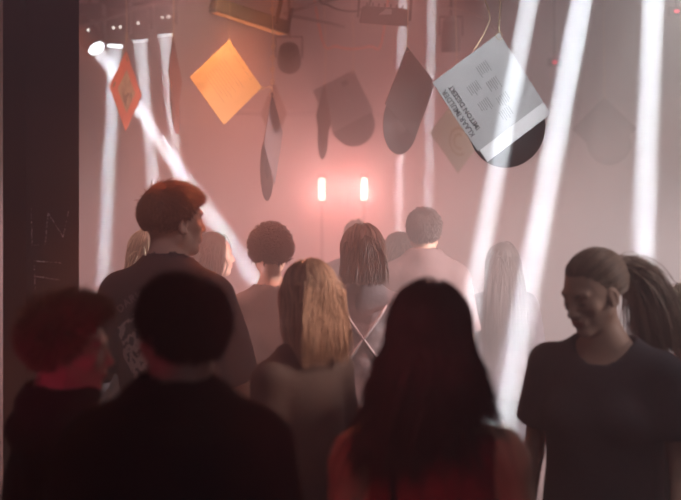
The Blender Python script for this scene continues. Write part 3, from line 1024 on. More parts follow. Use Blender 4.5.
    # P10
    person('man with short dark hair seen from behind in a pale pink loose shirt', 424, 206, 5.7, 'm', -4,
           dict(skin=tan, hair_h=.022, sw=.90, face=False,
                hair=dict(style='short', len=.04, n=1800, mat=H_dark, comb=(0, .1, 0), lift=.2, swirl=.8, mess=.15, grav=.2, r=.0026, layer=.010, cap=.007, seed=14, steps=7, nape=-.75),
                clothes=[dict(kind='top', name='loose_shirt', mat=C_pale, off=.028, sleeve=.46, sleeve_off=.03, flare=.015, hem=.80, neck=1.475, grid=.0105, extra=hood), TR, SH]))
    # P9, P11
    person('person with short fair hair just showing above the bob-haired woman', 357, 220, 7.1, 'm', 0,
           dict(skin=fair, hair_h=.018, face=False,
                hair=dict(style='short', len=.03, n=1000, mat=H_sandy, comb=(0, 0, -.2), lift=.4, mess=.15, grav=.1, r=.003, layer=.006, cap=.010, seed=15, steps=5),
                clothes=[dict(kind='top', name='long_sleeved_top', mat=C_grey, off=.016, sleeve=.97, hem=.84, grid=.0115), TR, SH]))
    person('person with brown hair half hidden behind the man in the pale shirt', 399, 231, 6.2, 'f', 6,
           dict(skin=fair, hair_h=.018, face=False,
                hair=dict(style='bob', len=.2, n=1000, mat=H_brown, grav=.5, mess=.12, r=.003, layer=.012, cap=.010, seed=16, steps=9),
                clothes=[dict(kind='top', name='long_sleeved_top', mat=C_grey, off=.016, sleeve=.97, hem=.84, grid=.0115), TR, SH]))
    # P13
    person('person with long dark hair standing alone in the haze between the white beams', 503, 242, 5.9, 'f', 0,
           dict(skin=fair, hair_h=.018, face=False, sw=.95,
                hair=dict(style='long', len=.42, n=1600, mat=H_dark, grav=.6, mess=.1, r=.0024, layer=.020, cap=.012, seed=17, steps=13),
                clothes=[dict(kind='top', name='long_sleeved_top', mat=C_ink, off=.016, sleeve=.97, hem=.84, grid=.0115), TR, SH]))
    # P15, P16
    person('person with pale curly blond hair at the edge, behind the ponytail', 686, 291, 3.9, 'f', 8,
           dict(skin=fair, hair_h=.03, face=False,
                hair=dict(style='curly', len=.10, n=1300, mat=H_lblond, turns=1.6, mess=.25, r=.0030, layer=.006, cap=.020, seed=18, steps=12),
                clothes=[dict(kind='top', name='sleeveless_top', mat=C_brown, off=.012, sleeve=0, hem=.86, grid=.0105), TR, SH]))
import time as _t
_t0 = _t.time()
cast()
print('cast', _t.time() - _t0)

# ================================================================ rig, records and writing
from mathutils.bvhtree import BVHTree

def text_bm(body, size, depth=0.0, spacing=1.0, bold=0.0):
    """letters as a flat mesh centred on the origin in the xy plane"""
    cu = bpy.data.curves.new('letters', 'FONT')
    cu.body = body
    cu.size = size
    cu.extrude = depth
    cu.offset = bold
    cu.space_character = spacing
    cu.align_x = 'LEFT'
    cu.resolution_u = 2
    o = bpy.data.objects.new('letters', cu)
    COL.objects.link(o)
    me = o.to_mesh()
    bm = bmesh.new()
    bm.from_mesh(me)
    o.to_mesh_clear()
    bpy.data.objects.remove(o)
    bpy.data.curves.remove(cu)
    return bm

M_card_w = mat('white_card', (.42, .41, .41), .6, .3, noise=(5, .05))
M_card_o = mat('amber_card', (.80, .50, .22), .7, .25, noise=(5, .08))
M_card_r = mat('orange_card', (.85, .22, .10), .6, .3, noise=(8, .06))
M_card_k = mat('dark_card', (.035, .028, .028), .6, .3, noise=(6, .2))
M_card_b = mat('brown_card', (.10, .040, .030), .6, .3, noise=(6, .2))
M_card_g = mat('grey_card', (.26, .24, .25), .6, .3, noise=(6, .1))
M_card_y = mat('cream_card', (.34, .30, .21), .6, .3, noise=(6, .1))
M_paper = mat('inner_paper', (.85, .84, .84), .8, .2)
M_label = mat('record_label', (.05, .04, .04), .6, .3)
M_ink = mat('black_ink', (.02, .02, .02), .7, .2)
M_greyink = mat('grey_ink', (.15, .145, .145), .8, .2)
M_string = mat('jute_string', (.80, .66, .45), .9, .1)
M_wire = mat('white_cable', (.55, .50, .46), .6, .3)
M_vinyl = bpy.data.materials.new('vinyl'); M_vinyl.use_nodes = True
_nt = M_vinyl.node_tree; _b = _nt.nodes['Principled BSDF']
_b.inputs['Base Color'].default_value = (.018, .016, .017, 1); _b.inputs['Roughness'].default_value = .32
_tc = _nt.nodes.new('ShaderNodeTexCoord'); _w = _nt.nodes.new('ShaderNodeTexWave'); _w.wave_type = 'RINGS'; _w.rings_direction = 'Z'
_w.inputs['Scale'].default_value = 120
_bp = _nt.nodes.new('ShaderNodeBump'); _bp.inputs['Strength'].default_value = .25; _bp.inputs['Distance'].default_value = .001
_nt.links.new(_tc.outputs['Object'], _w.inputs['Vector']); _nt.links.new(_w.outputs['Fac'], _bp.inputs['Height']); _nt.links.new(_bp.outputs['Normal'], _b.inputs['Normal'])

S12 = .312                                            # a twelve-inch sleeve

def fit_sleeve(top, right, left, bottom, d, ys):
    """the turn of a square sleeve, hung by one corner at depth d, that shows its corners where the picture has them"""
    P0 = np.array(W(*top, d))
    tgt = np.array([right, left, bottom], float)
    def R_(p):
        return np.array(Matrix.Rotation(p[0], 3, 'Z') @ Matrix.Rotation(p[1], 3, 'X') @ Matrix.Rotation(p[2], 3, 'Y'))
    # untwisted: u runs down-right, v down-left
    q = math.sqrt(.5)
    U0, V0 = np.array((q, 0, -q)), np.array((-q, 0, -q))
    def res(p):
        R = R_(p); u, v = R @ U0, R @ V0
        o = []
        for k, w in zip((u, v, u + v), tgt):
            P = P0 + k * S12
            o += [340.5 + P[0] / P[1] * F - w[0], HY - (P[2] - HC) / P[1] * F - w[1]]
        return np.array(o)
    best = None
    for y0 in (.4, 1.0, 1.35):
        for t0 in (-.3, 0, .3):
            p = np.array((y0 * ys, 0.0, t0)); lam = 1.0
            r = res(p)
            for _ in range(40):
                J = np.stack([(res(p + e) - r) / 1e-4 for e in np.eye(3) * 1e-4], 1)
                dp = np.linalg.solve(J.T @ J + lam * np.eye(3) * 10, -J.T @ r)
                r2 = res(p + dp)
                if r2 @ r2 < r @ r: p, r, lam = p + dp, r2, lam * .5
                else: lam *= 3
            if best is None or r @ r < best[0]: best = (r @ r, p)
    R = R_(best[1])
    return Vector(P0), Vector(R @ U0), Vector(R @ V0), math.sqrt(best[0] / 3)

def sleeve_thing(label, top, right, left, bottom, d, ys, card, group=None, record=None, inner=None, cord=None, strings=True, string_px=None, label_col=None):
    P0, u, v, err = fit_sleeve(top, right, left, bottom, d, ys)
    n = u.cross(v)
    R = Matrix((u, v, n)).transposed()
    zs = -1 if n.dot(P0 - Vector((0, 0, HC))) > 0 else 1
    t = thing('hanging_record', label, 'record', P0, (0, 0, 0), group)
    t.matrix_world = Matrix.Translation(P0) @ R.to_4x4()
    def loc(a, b, c=0): return Vector((a, b, c * zs))
    bm = bmesh.new()
    c0 = .0
    # the sleeve: two card faces bowed a little apart, open on the far side
    N_ = 10
    g = {}
    for f_, sg in enumerate((1, -1)):
        for i in range(N_ + 1):
            for j in range(N_ + 1):
                x, y = S12 * i / N_, S12 * j / N_
                bow = .0020
                wob = 0
                g[f_, i, j] = bm.verts.new((x, y, sg * bow + wob))
    for f_ in (0, 1):
        for i in range(N_):
            for j in range(N_):
                q = [g[f_, i, j], g[f_, i+1, j], g[f_, i+1, j+1], g[f_, i, j+1]]
                bm.faces.new(q if f_ == 0 else q[::-1])
    for i in range(N_):
        for q in ((g[0,i,0], g[0,i+1,0], g[1,i+1,0], g[1,i,0]), (g[0,i,N_], g[0,i+1,N_], g[1,i+1,N_], g[1,i,N_]),
                  (g[0,0,i], g[0,0,i+1], g[1,0,i+1], g[1,0,i]), (g[0,N_,i], g[0,N_,i+1], g[1,N_,i+1], g[1,N_,i])):
            bm.faces.new(q)
    sl = obj('sleeve', bm, card, t)
    if inner:
        bm = bmesh.new()
        a, b = inner
        add_box(bm, (.004 + a, .004 + b, -.0016), (S12 - .004 + a, S12 - .004 + b, -.0004))
        obj('inner_sleeve', bm, M_paper, t)
    if record:
        a, b = record
        bm = bmesh.new()
        bmesh.ops.create_cone(bm, cap_ends=True, segments=72, radius1=.151, radius2=.151, depth=.0016)
        bmesh.ops.translate(bm, verts=bm.verts, vec=(0, 0, 0))
        r = obj('vinyl_record', bm, M_vinyl, t)
        r.location = (S12/2 + a, S12/2 + b, .0004)
        bm = bmesh.new()
        bmesh.ops.create_cone(bm, cap_ends=True, segments=40, radius1=.050, radius2=.050, depth=.0024)
        obj('paper_label', bm, label_col or M_label, r)
    if strings:
        bm = bmesh.new()
        Mi = t.matrix_world.inverted()
        topw = Vector((P0.x + (string_px or 0) * d / F, P0.y, ZC - .005))
        pts = []
        for k in range(15):
            q = k / 14
            w_ = Vector(P0).lerp(topw, q) + Vector((.004 * math.sin(9 * q), .003 * math.sin(7 * q + 1), -.004 if k == 0 else 0))
            pts.append(Mi @ w_)
        add_tube(bm, pts, cord or (.0030 if d < 5 else .0022), 5)
        # the knot through the punched corner
        add_tube(bm, [Mi @ (Vector(P0) + Vector((.012*math.cos(a_), -.006, -.010 + .014*math.sin(a_)))) for a_ in np.linspace(0, 5.6, 9)], .0016, 5)
        obj('string', bm, M_string, t)
    return t, sl, zs, loc

def on_sleeve(t, zs, body, size, x, y, ang, m, name='lettering', spacing=1.0, bold=0.0, sub=None):
    """letters printed on the viewer's face of a sleeve; ang in degrees in the sleeve's own plane"""
    bm = text_bm(body, size, 0, spacing, bold)
    A_ = math.radians(ang)
    for v in bm.verts:
        a, b = v.co.x, v.co.y
        X = x + a * math.cos(A_) - b * math.sin(A_) * zs * 1
        Y = y + a * math.sin(A_) + b * math.cos(A_) * zs * 1
        v.co = Vector((X, Y, zs * .0028))
    return obj(name, bm, m, sub or t)

def patch(t, zs, pts, m, name, lift=.0008, sub=None):
    bm = bmesh.new()
    vs = []
    for X, Y in pts:
        vs.append(bm.verts.new((X, Y, zs * (.0020 + lift))))
    bm.faces.new(vs)
    return obj(name, bm, m, sub or t)

def rect(x0, y0, x1, y1): return [(x0, y0), (x1, y0), (x1, y1), (x0, y1)]

# big white sleeve on the right
t, sl, zs, _ = sleeve_thing('large white record sleeve with black title lettering, its inner sleeve and record slipping out',
    (499, 33), (543, 103), (432, 83), (478, 151), 4.4, .6, M_card_w, record=(.150, .012), inner=(.058, -.004), string_px=2)
on_sleeve(t, zs, 'KLAAR IMULDER', .0270, .254, .286, 180, M_ink, bold=.0006, spacing=1.02)
on_sleeve(t, zs, 'IMITON DESERT', .0270, .246, .256, 180, M_ink, bold=.0006, spacing=1.02)
rr = random.Random(3)
for c_, (gx, gy) in enumerate(((.05, .10), (.12, .10), (.19, .10), (.09, .17), (.165, .17), (.24, .12))):
    bm = bmesh.new()
    for k in range(6):
        y = gy + k * .0085
        x0 = gx; x1 = gx + .05 - rr.random() * .018
        z = zs * .0062 + .0025 * math.sin(x0 * 14 + y * 9)
        vs_ = [bm.verts.new((a, b, zs * .0028)) for a, b in rect(x0, y, x1, y + .0035)]
        bm.faces.new(vs_)
    obj('song_list', bm, M_greyink, t)
bm = bmesh.new()                                       # loose second string end
Mi = t.matrix_world.inverted()
add_tube(bm, [Mi @ W(x, y, 4.38) for x, y in ((487, -30), (485, 0), (489, 10), (490, 20), (485, 32), (477, 46), (474, 50))], .0028, 5)
obj('loose_string', bm, M_string, t)

# amber-lit sleeve
t, sl, zs, _ = sleeve_thing('plain yellow-orange record sleeve glowing under the amber batten, small print along one edge',
    (229, 40), (262, 90), (190, 78), (224, 129), 6.2, .5, M_card_o, cord=.0009)
Mi = t.matrix_world.inverted()
bm = bmesh.new()
add_tube(bm, [Mi @ W(*p) for p in ((261, 90, 6.12), (264, 87.5, 6.0), (268, 87, 5.85), (273, 89, 5.72))], .0022, 5)
obj('side_string', bm, M_string, t)
on_sleeve(t, zs, 'SIDE A  .  STEREO  .  LONG PLAY  .  33', .0125, .03, .032, 0, M_ink)
for k in range(9):
    y = .09 + k * .018
    patch(t, zs, rect(.05, y, .24 - (k * 37 % 5) * .012, y + .004), mat('faint_print', (.42, .22, .08), .8) if k == 0 else bpy.data.materials['faint_print'], 'print_line')

# orange sleeve with a framed picture
t, sl, zs, _ = sleeve_thing('small orange record sleeve with a pale framed picture, hanging edgeways beside the pillar',
    (126, 51), (141, 96), (109, 87), (126, 131), 6.6, 1, M_card_r)
M_pic = mat('pale_picture', (.52, .50, .36), .7, noise=(18, .4))
patch(t, zs, rect(.075, .070, .245, .240), M_pic, 'picture')
M_fig = mat('picture_shapes', (.10, .09, .06), .8)
patch(t, zs, [(.13, .20), (.17, .23), (.215, .225), (.19, .17), (.20, .12), (.175, .15), (.16, .19)], M_fig, 'picture_figure', .0014)
patch(t, zs, [(.20, .10), (.225, .12), (.21, .15)], mat('picture_green', (.10, .25, .12), .8), 'picture_figure', .0014)
patch(t, zs, rect(.02, .24, .035, .285), bpy.data.materials['picture_green'], 'corner_mark', .0014)
patch(t, zs, rect(.02, .02, .05, .035), bpy.data.materials['picture_green'], 'corner_mark', .0014)

# brown sleeve nearly edge on
sleeve_thing('dark reddish-brown sleeve turned edge on with its record hanging below, beside a white beam',
    (173, 36), (182, 84), (168, 72), (177, 116), 6.5, 1, M_card_b, record=(.083, .15))
# slim grey sleeve with record
t, *_ = sleeve_thing('slim grey-mauve sleeve, almost edge on, its dark record below, on a knotted yellow cord',
    (272, 92), (282, 132), (263, 144), (275, 186), 5.7, 1, mat('mauve_card', (.20, .15, .155), .6, .3), record=(-.02, .195), string_px=1)
Mi = t.matrix_world.inverted()
for y_ in (10, 32, 47, 58, 70, 82):
    bm = bmesh.new()
    p = W(272.5 + (y_ % 3 - 1), y_, 5.69)
    add_tube(bm, [Mi @ (p + Vector((.009*math.cos(a_), .004*math.sin(2*a_), .011*math.sin(a_)))) for a_ in np.linspace(0, 5.8, 10)], .0034, 5)
    obj('knot', bm, M_string, t)
bm = bmesh.new()
add_tube(bm, [Mi @ W(x, y, 5.68) for x, y in ((273, 90), (270, 86), (266, 87), (263, 90))], .0018, 5)
obj('cord_end', bm, M_string, t)
# centre pair
t, sl, zs, _ = sleeve_thing('pale grey sleeve with a small dark logo and its record below, above the red lamps',
    (353, 70), (374, 112), (313, 91), (333, 133), 8.1, .4, M_card_g, record=(.170, .010))
patch(t, zs, rect(.035, .07, .070, .115), M_ink, 'logo')
on_sleeve(t, zs, 'LP', .03, .03, .26, 0, M_ink)
on_sleeve(t, zs, 'SIDE ONE', .022, .10, .10, 0, M_greyink)
sleeve_thing('narrow brown record and sleeve turned sideways, left of the pale grey sleeve',
    (325, 84), (331, 124), (316, 118), (322, 158), 7.6, 1, M_card_b, record=(.075, .075))
sleeve_thing('large dark sleeve and record covering its lower half, centre of the hanging row',
    (407, 47), (436, 82), (386, 101), (414, 137), 5.6, .9, M_card_k, record=(.009, .155))
# cream one behind the big white sleeve
t, sl, zs, _ = sleeve_thing('cream and yellow sleeve with curved print, half behind the large white sleeve',
    (456, 98), (484, 141), (430, 132), (459, 186), 7.0, 1, M_card_y)
for R0, R1 in ((.085, .070), (.050, .034)):
    bm = bmesh.new()
    ring = []
    for k in range(28):
        a_ = k / 27 * 4.2 + .3
        ring.append([bm.verts.new((.19 + r_ * math.cos(a_), .17 + r_ * math.sin(a_), zs * .0028)) for r_ in (R0, R1)])
    for k in range(27):
        bm.faces.new((ring[k][0], ring[k+1][0], ring[k+1][1], ring[k][1]))
    obj('curved_print', bm, mat('yellow_ink', (.20, .13, .01), .7), t)
# faint one on the right
M_card_f = mat('dull_grey_card', (.045, .042, .045), .6, .3)
t, sl, zs, _ = sleeve_thing('faint grey sleeve with a dark square logo far back in the haze on the right',
    (604, 97), (640, 138), (572, 130), (608, 172), 8.3, .5, M_card_f, record=(.09, .05))
patch(t, zs, rect(.035, .03, .085, .075), M_ink, 'logo')
on_sleeve(t, zs, 'RECORDS', .020, .10, .045, 0, M_ink)
# faint record behind the cord
sleeve_thing('faint brown record and sleeve behind the knotted yellow cord',
    (274, 82), (287, 112), (261, 112), (274, 143), 8.3, 1, M_card_b, record=(-.01, -.01))

# ---------------------------------------------------------------- light fixtures
M_metal = mat('black_metal', (.025, .022, .025), .5, .4)
M_steel = mat('grey_steel', (.22, .20, .20), .4, .5, metal=.6)
def emis(name, c, k):
    m = mat(name, (0, 0, 0), .5, .1, emit=c, strength=k)
    return m
M_lens = emis('lit_white_lens', (.85, .93, 1.0), 7)
M_tube = emis('lit_red_tube', (1.0, .50, .42), 7)
M_amber = emis('lit_amber_strip', (1.0, .28, .08), .6)
M_led = emis('lit_white_indicator', (1.0, .92, .85), 4)
M_rled = emis('lit_red_indicator', (1.0, .04, .10), 6)

def moving_head(label, lens, target, leds=()):
    """beam projector hung under the ceiling: base, yoke, head and lit lens"""
    lens = Vector(lens)
    dr = (Vector(target) - lens).normalized()
    t = thing('moving_head_light', label, 'stage light', lens, group='beam projectors')
    hc = -dr * .10
    bm = bmesh.new()
    add_tube(bm, [dr * -.004, -dr * .05, -dr * .12, -dr * .20, -dr * .23], [.062, .066, .074, .070, .045], 20)
    obj('lamp_head', bm, M_metal, t, False, .004)
    bm = bmesh.new()
    bmesh.ops.create_cone(bm, cap_ends=True, segments=28, radius1=.052, radius2=.052, depth=.003)
    lo = obj('lens', bm, M_lens, t)
    lo.rotation_euler = dr.to_track_quat('Z', 'Y').to_euler()
    lo.location = -dr * .001
    topz = ZC - lens.z - .01
    hz = hc.z
    base_z = hz + .13
    bm = bmesh.new()
    for q in (-1, 1):
        add_box(bm, (hc.x + q*.092 - .010, hc.y - .025, hz - .02), (hc.x + q*.092 + .010, hc.y + .025, base_z))
    add_box(bm, (hc.x - .102, hc.y - .03, base_z - .012), (hc.x + .102, hc.y + .03, base_z + .012))
    obj('yoke', bm, M_metal, t, False, .004)
    bm = bmesh.new()
    add_box(bm, (hc.x - .10, hc.y - .07, base_z + .012), (hc.x + .10, hc.y + .07, max(base_z + .03, min(base_z + .085, topz))))
    obj('base', bm, M_metal, t, False, .006)
    if topz > base_z + .085:
        bm = bmesh.new()
        add_tube(bm, [(hc.x, hc.y, base_z + .08), (hc.x, hc.y, topz)], .012, 10)
        obj('clamp', bm, M_steel, t)
    for (dx, dz) in leds:
        bm = bmesh.new()
        bmesh.ops.create_uvsphere(bm, u_segments=8, v_segments=6, radius=.007)
        e = obj('indicator', bm, M_led, t)
        e.location = (hc.x + dx, hc.y - .078, dz)
    return t

names = ['white beam projector leftmost, nearest the pillar edge, its beam slanting down to the right',
         'second white beam projector from the pillar, its beam falling straight down',
         'third white beam projector from the pillar, just right of the orange sleeve',
         'fourth white beam projector, above the edge-on brown sleeve',
         'white beam projector over the large white sleeve, mostly above the picture',
         'white beam projector whose wide beam slants down to the left of the ponytail woman',
         'white beam projector at the far right throwing a broad vertical beam',
         'small white beam projector throwing a thin vertical beam behind the dark record',
         'small white beam projector throwing a thin vertical beam behind the large white sleeve']
for (s_, e_, p_, a_, r_), nm in zip(BEAMS, names):
    k = names.index(nm)
    moving_head(nm, Vector(s_) - (Vector(e_) - Vector(s_)).normalized() * .006, e_,
                (((.0, .115), (.045, .120)) if k in (1, 3) else ((.01, .115),)) if k < 4 else ())

# amber batten
c0, c1 = W(213, 5, 6.3), W(286, 29, 6.5)
t = thing('led_batten', 'long black batten fixture with an amber-lit underside above the yellow-orange sleeve', 'stage light', (c0 + c1) / 2)
ax_ = (c1 - c0); Lb = ax_.length
t.rotation_euler = ax_.to_track_quat('X', 'Z').to_euler()
bm = bmesh.new(); add_box(bm, (-Lb/2, -.05, -.035), (Lb/2, .05, .038)); obj('housing', bm, M_metal, t, False, .008)
bm = bmesh.new(); add_box(bm, (-Lb/2 + .02, -.035, -.0375), (Lb/2 - .02, .035, -.034)); obj('lit_strip', bm, M_amber, t)
bm = bmesh.new()
for q in (-1, 1):
    add_box(bm, (q*(Lb/2 + .006) - .006, -.015, -.02), (q*(Lb/2 + .006) + .006, .015, .12))
obj('bracket', bm, M_metal, t)
bm = bmesh.new(); p_ = W(276, 24, 6.35)
add_tube(bm, [W(275, 24, 6.3), W(279, 10, 6.32), W(281, 0, 6.35), W(282, -8, 6.4)], .012, 8)
tag(obj('cable_tail', bm, M_metal), 'short black cable running up from the end of the batten fixture', 'cable')

# flood on its yoke
c0 = W(384, 17, 6.0)
t = thing('flood_light', 'black flood light hanging in a yoke above the dark record', 'stage light', c0, (0, math.radians(4), 0))
bm = bmesh.new()
vs0 = [(-.125, -.05, -.045), (.125, -.05, -.045), (.115, .07, -.03), (-.115, .07, -.03), (-.115, -.06, .045), (.115, -.06, .045), (.10, .06, .04), (-.10, .06, .04)]
v_ = [bm.verts.new(p) for p in vs0]
for f in ((0,3,2,1),(4,5,6,7),(0,1,5,4),(1,2,6,5),(2,3,7,6),(3,0,4,7)): bm.faces.new([v_[i] for i in f])
obj('housing', bm, M_metal, t, False, .012)
bm = bmesh.new()
for k in range(7): add_box(bm, (-.09 + k*.03 - .003, -.045, .044), (-.09 + k*.03 + .003, .05, .062))
obj('cooling_fins', bm, M_metal, t)
bm = bmesh.new()
for q in (-1, 1): add_box(bm, (q*.130 - .006, -.014, -.01), (q*.130 + .006, .014, .17))
add_box(bm, (-.136, -.014, .158), (.136, .014, .17))
obj('yoke', bm, M_metal, t)
bm = bmesh.new()
vv = [bm.verts.new(p) for p in ((-.03, -.0625, .002), (.035, -.0615, .010), (.035, -.0615, .034), (.005, -.062, .036))]
bm.faces.new(vv); obj('rating_sticker', bm, M_card_w, t)

# other fixtures
def par_can(label, p, tgt, led=None, r=.07, L_=.2, lit=None):
    t = thing('par_can', label, 'stage light', p)
    dr = (Vector(tgt) - Vector(p)).normalized()
    bm = bmesh.new(); add_tube(bm, [dr * (L_/2), dr * .02, -dr * (L_*.35), -dr * (L_/2)], [r, r, r * .85, r * .5], 18)
    obj('can', bm, M_metal, t)
    bm = bmesh.new()
    for q in (-1, 1): add_box(bm, (q*(r + .01) - .004, -.012, -.01), (q*(r + .01) + .004, .012, r + .05))
    add_box(bm, (-r - .014, -.012, r + .04), (r + .014, .012, r + .05))
    add_box(bm, (-.008, -.008, r + .05), (.008, .008, max(r + .06, ZC - p[2] - .01)))
    obj('bracket', bm, M_metal, t)
    if led:
        bm = bmesh.new(); bmesh.ops.create_uvsphere(bm, u_segments=8, v_segments=6, radius=.010)
        e = obj('indicator', bm, led, t); e.location = (-.01, -r - .012, 0)
    return t
par_can('dark par can with a tiny red indicator, right of the knotted yellow cord', W(289, 56, 7.2), W(290, 150, 8.5), M_rled)
par_can('dark par can with a faint bright rim hanging left of the large white sleeve', W(451, 34, 7.35), W(451, 140, 7.4), None, .06, .22)
for px_, py_, d_, lb in ((555, 62, 8.8, 'tiny red-lit box between the two slanting beams, high up'), (677, 11, 8.0, 'tiny red-lit box at the upper right corner beyond the broad beam')):
    t = thing('control_box', lb, 'box', W(px_, py_, d_))
    bm = bmesh.new(); add_box(bm, (-.05, 0, -.03), (.05, .06, .03)); obj('housing', bm, M_metal, t, False, .006)
    bm = bmesh.new(); add_box(bm, (-.015, -.004, -.006), (.012, .0, .004)); obj('indicator', bm, M_rled, t)
    bm = bmesh.new(); z_ = ZC - t.location.z
    add_tube(bm, [(0, .03, .03), (0, .03, z_)], .008, 6); obj('hanging_rod', bm, M_metal, t)

# the two red lamps at the back
for px_, lb in ((322, 'left one of two vertical glowing red tube lamps at the back'), (364, 'right one of two vertical glowing red tube lamps at the back')):
    c_ = W(px_, 189, 9.75)
    t = thing('tube_lamp', lb, 'lamp', (c_.x, c_.y, 0), group=None)
    bm = bmesh.new(); add_tube(bm, [(0, 0, c_.z - .085), (0, 0, c_.z + .085)], .022, 14); obj('lit_tube', bm, M_tube, t)
    bm = bmesh.new(); add_box(bm, (-.035, .024, c_.z - .12), (.035, .045, c_.z + .12)); obj('back_plate', bm, M_metal, t)
    bm = bmesh.new(); add_tube(bm, [(0, .055, .02), (0, .055, c_.z + .10)], .012, 10); obj('stand_pole', bm, M_metal, t)
    bm = bmesh.new(); add_tube(bm, [(0, .055, 0), (0, .055, .02)], [.14, .13], 24); obj('stand_base', bm, M_metal, t)

# pipes and cables under the ceiling
def pipe(label, pts, r, m=None, cat='pipe', name='ceiling_pipe'):
    bm = bmesh.new(); add_tube(bm, pts, r, 10)
    tag(obj(name, bm, m or M_steel, None, True), label, cat)
pipe('pale horizontal pipe crossing the back wall behind the hanging records', [W(226, 112, 9.9), W(420, 116, 9.9)], .022, M_card_g)
pipe('thin steel truss bar over the four left beam projectors', [W(70, 30, 7.7), W(176, -4, 7.7)], .012)
pipe('thin steel truss bar crossing above the batten to the middle', [W(283, 14, 7.0), W(345, -4, 7.0)], .010)
pipe('short steel bar slanting right of the batten', [W(283, 14, 7.4), W(345, 27, 7.4)], .010)
def cable(label, px, d, m, r=.006):
    pts = [W(x, y, d) for x, y in px]
    out_ = []
    for i in range(len(pts) - 1):
        for k in range(5):
            a, b, c, e = pts[max(i-1, 0)], pts[i], pts[i+1], pts[min(i+2, len(pts)-1)]
            q = k / 5
            out_.append(.5 * ((2*b) + (c - a)*q + (2*a - 5*b + 4*c - e)*q*q + (3*b - a - 3*c + e)*q**3))
    out_.append(pts[-1])
    bm = bmesh.new(); add_tube(bm, out_, r, 7)
    tag(obj('hanging_cable', bm, m, None, True), label, 'cable')
cable('dark cable sagging in a loop left of the flood light', ((310, -102), (318, -8), (328, 5), (345, 11), (362, 9), (372, -6), (380, -102)), 6.6, M_metal)
cable('pale cable drooping across the top left of the flood light', ((280, -96), (290, -9), (302, 6), (322, 3), (344, 7), (362, 12), (374, -9), (380, -96)), 6.8, M_wire, .004)
cable('pale cable hanging in a shallow curve right of the flood light', ((425, -96), (432, 8), (446, 8), (468, 12), (486, 18), (500, 22), (512, -96)), 6.8, M_wire, .005)
cable('reddish cable in a shallow sag below the flood light', ((306, -56), (322, 40), (336, 46), (352, 49), (370, 46), (382, 41), (394, -56)), 8.2, M_card_r, .006)

# chalk on the pillar: flat strokes on its right face
def pil_point(px, py):
    """the point of the pillar's right face seen at a pixel"""
    a, b = PILLAR[0], PILLAR[1]
    k = (px - 340.5) / F
    # x = k*y on the line a + t(b-a)
    t_ = (k * a.y - a.x) / ((b.x - a.x) - k * (b.y - a.y))
    x, y = a.x + t_ * (b.x - a.x), a.y + t_ * (b.y - a.y)
    return Vector((x, y, HC - (py - HY) * y / F))
fn = Vector(((PILLAR[1] - PILLAR[0]).y, -(PILLAR[1] - PILLAR[0]).x, 0)).normalized()
M_chalk = mat('chalk', (.70, .66, .68), .95, .05, noise=(140, .5))
rr = random.Random(8)
def stroke(p, q, w=.0022):
    n_ = 26
    for i in range(n_):
        if rr.random() < .38: continue
        a = pil_point(p[0] + (q[0]-p[0])*i/n_, p[1] + (q[1]-p[1])*i/n_); b = pil_point(p[0] + (q[0]-p[0])*(i+1)/n_, p[1] + (q[1]-p[1])*(i+1)/n_)
        d_ = (b - a).normalized(); s_ = fn.cross(d_) * w * rr.uniform(.4, 1.1); o_ = fn * .0012 + fn.cross(d_) * rr.uniform(-.001, .001)
        bm.faces.new([bm.verts.new(x) for x in (a - s_ + o_, b - s_ + o_, b + s_ + o_, a + s_ + o_)])
for nm_, st_ in (('tall narrow chalk letter L on the black pillar', (((31, 207), (32, 245)), ((32, 245), (39, 245)))),
                 ('chalk letter N on the black pillar, right of the L', (((45, 245), (48, 213)), ((48, 213), (63, 237)), ((63, 237), (69, 209)))),
                 ('faint chalk letter F on the black pillar, below the L and N', (((34, 261), (62, 263)), ((34, 261), (35, 290)), ((34, 276), (60, 280))))):
    bm = bmesh.new()
    for a_, b_ in st_: stroke(a_, b_, .0020)
    tag(obj('chalk_letter', bm, M_chalk), nm_, 'writing', 'chalk letters on the pillar')
# small paper scrap low on the pillar
p = pil_point(74, 401)
bm = bmesh.new(); bm.faces.new([bm.verts.new(p + fn * .0015 + Vector((a, a * .5, b))) for a, b in ((-.006, .006), (.007, .005), (.001, -.008))])
tag(obj('paper_scrap', bm, M_card_w), 'tiny white scrap stuck low on the black pillar', 'scrap')

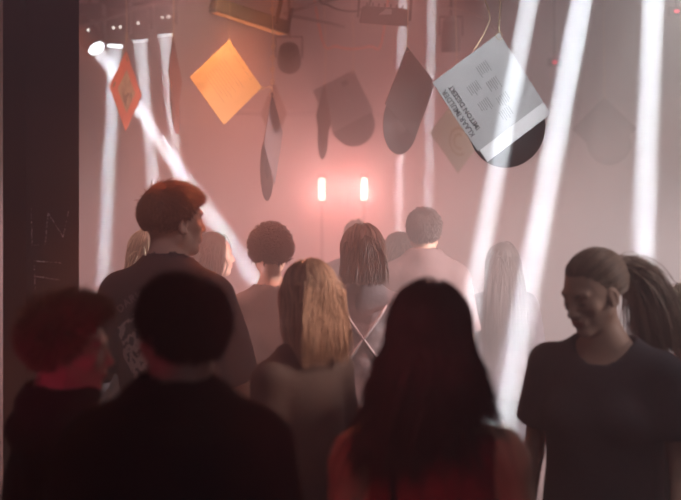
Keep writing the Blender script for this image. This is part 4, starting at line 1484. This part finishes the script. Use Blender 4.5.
# back print of the tall man's shirt, laid on the cloth
def lay_on(body_label, build, name, m, off=.004):
    who = [o for o in COL.objects if o.get('label', '').startswith(body_label)][0]
    shirt = [c for c in who.children if c.name.startswith('t_shirt')][0]
    dg = bpy.context.evaluated_depsgraph_get()
    dg.update()
    bvh = BVHTree.FromObject(shirt, dg)
    bm = build()
    for v in bm.verts:
        h = bvh.ray_cast(Vector((v.co.x, -1.0, v.co.z)), Vector((0, 1, 0)))
        if h[0] is not None:
            v.co = h[0] + Vector((0, -off, 0))
    o = obj(name, bm, m, shirt)
    return o
def arc_text():
    bm = text_bm('DARK S', .034, 0, 1.15, .0008)
    bmesh.ops.subdivide_edges(bm, edges=[e for e in bm.edges if e.calc_length() > .01], cuts=1)
    Rr = .19
    for v in bm.verts:
        a, b = v.co.x, v.co.y
        th = math.radians(140) - a / Rr
        v.co = Vector((.012 + (Rr + b) * math.cos(th), 0, 1.265 + (Rr + b) * math.sin(th)))
    return bm
def emblem():
    bm = bmesh.new()
    r = random.Random(5)
    N1, N2 = 30, 12
    c = bm.verts.new((-.055, 0, 1.30))
    rings = []
    for j in range(1, N2 + 1):
        rings.append([bm.verts.new((-.055 + j/N2 * (.082 + .010*math.sin(3*a) + .008*math.sin(7*a + 1)) * math.cos(a), 0, 1.295 + j/N2 * (.110 + .012*math.sin(4*a + 2)) * math.sin(a))) for a in [k*2*PI/N1 for k in range(N1)]])
    for k in range(N1): bm.faces.new((c, rings[0][k], rings[0][(k+1) % N1]))
    for j in range(N2 - 1):
        for k in range(N1): bm.faces.new((rings[j][k], rings[j+1][k], rings[j+1][(k+1) % N1], rings[j][(k+1) % N1]))
    return bm
M_print = bpy.data.materials.new('shirt_print'); M_print.use_nodes = True
_nt = M_print.node_tree; _b = _nt.nodes['Principled BSDF']; _b.inputs['Roughness'].default_value = .9
_tc = _nt.nodes.new('ShaderNodeTexCoord'); _n = _nt.nodes.new('ShaderNodeTexNoise'); _n.inputs['Scale'].default_value = 26; _n.inputs['Detail'].default_value = 5
_r = _nt.nodes.new('ShaderNodeValToRGB'); _r.color_ramp.interpolation = 'CONSTANT'
_r.color_ramp.elements[0].color = (.016, .014, .018, 1); _r.color_ramp.elements[1].position = .47; _r.color_ramp.elements[1].color = (.52, .42, .38, 1)
_e = _r.color_ramp.elements.new(.62); _e.color = (.05, .04, .05, 1)
_nt.links.new(_tc.outputs['Object'], _n.inputs['Vector']); _nt.links.new(_n.outputs['Fac'], _r.inputs['Fac']); _nt.links.new(_r.outputs['Color'], _b.inputs['Base Color'])
lay_on('tall man', arc_text, 'back_lettering', mat('faded_white_print', (.35, .30, .30), .9))
lay_on('tall man', emblem, 'back_picture', M_print)
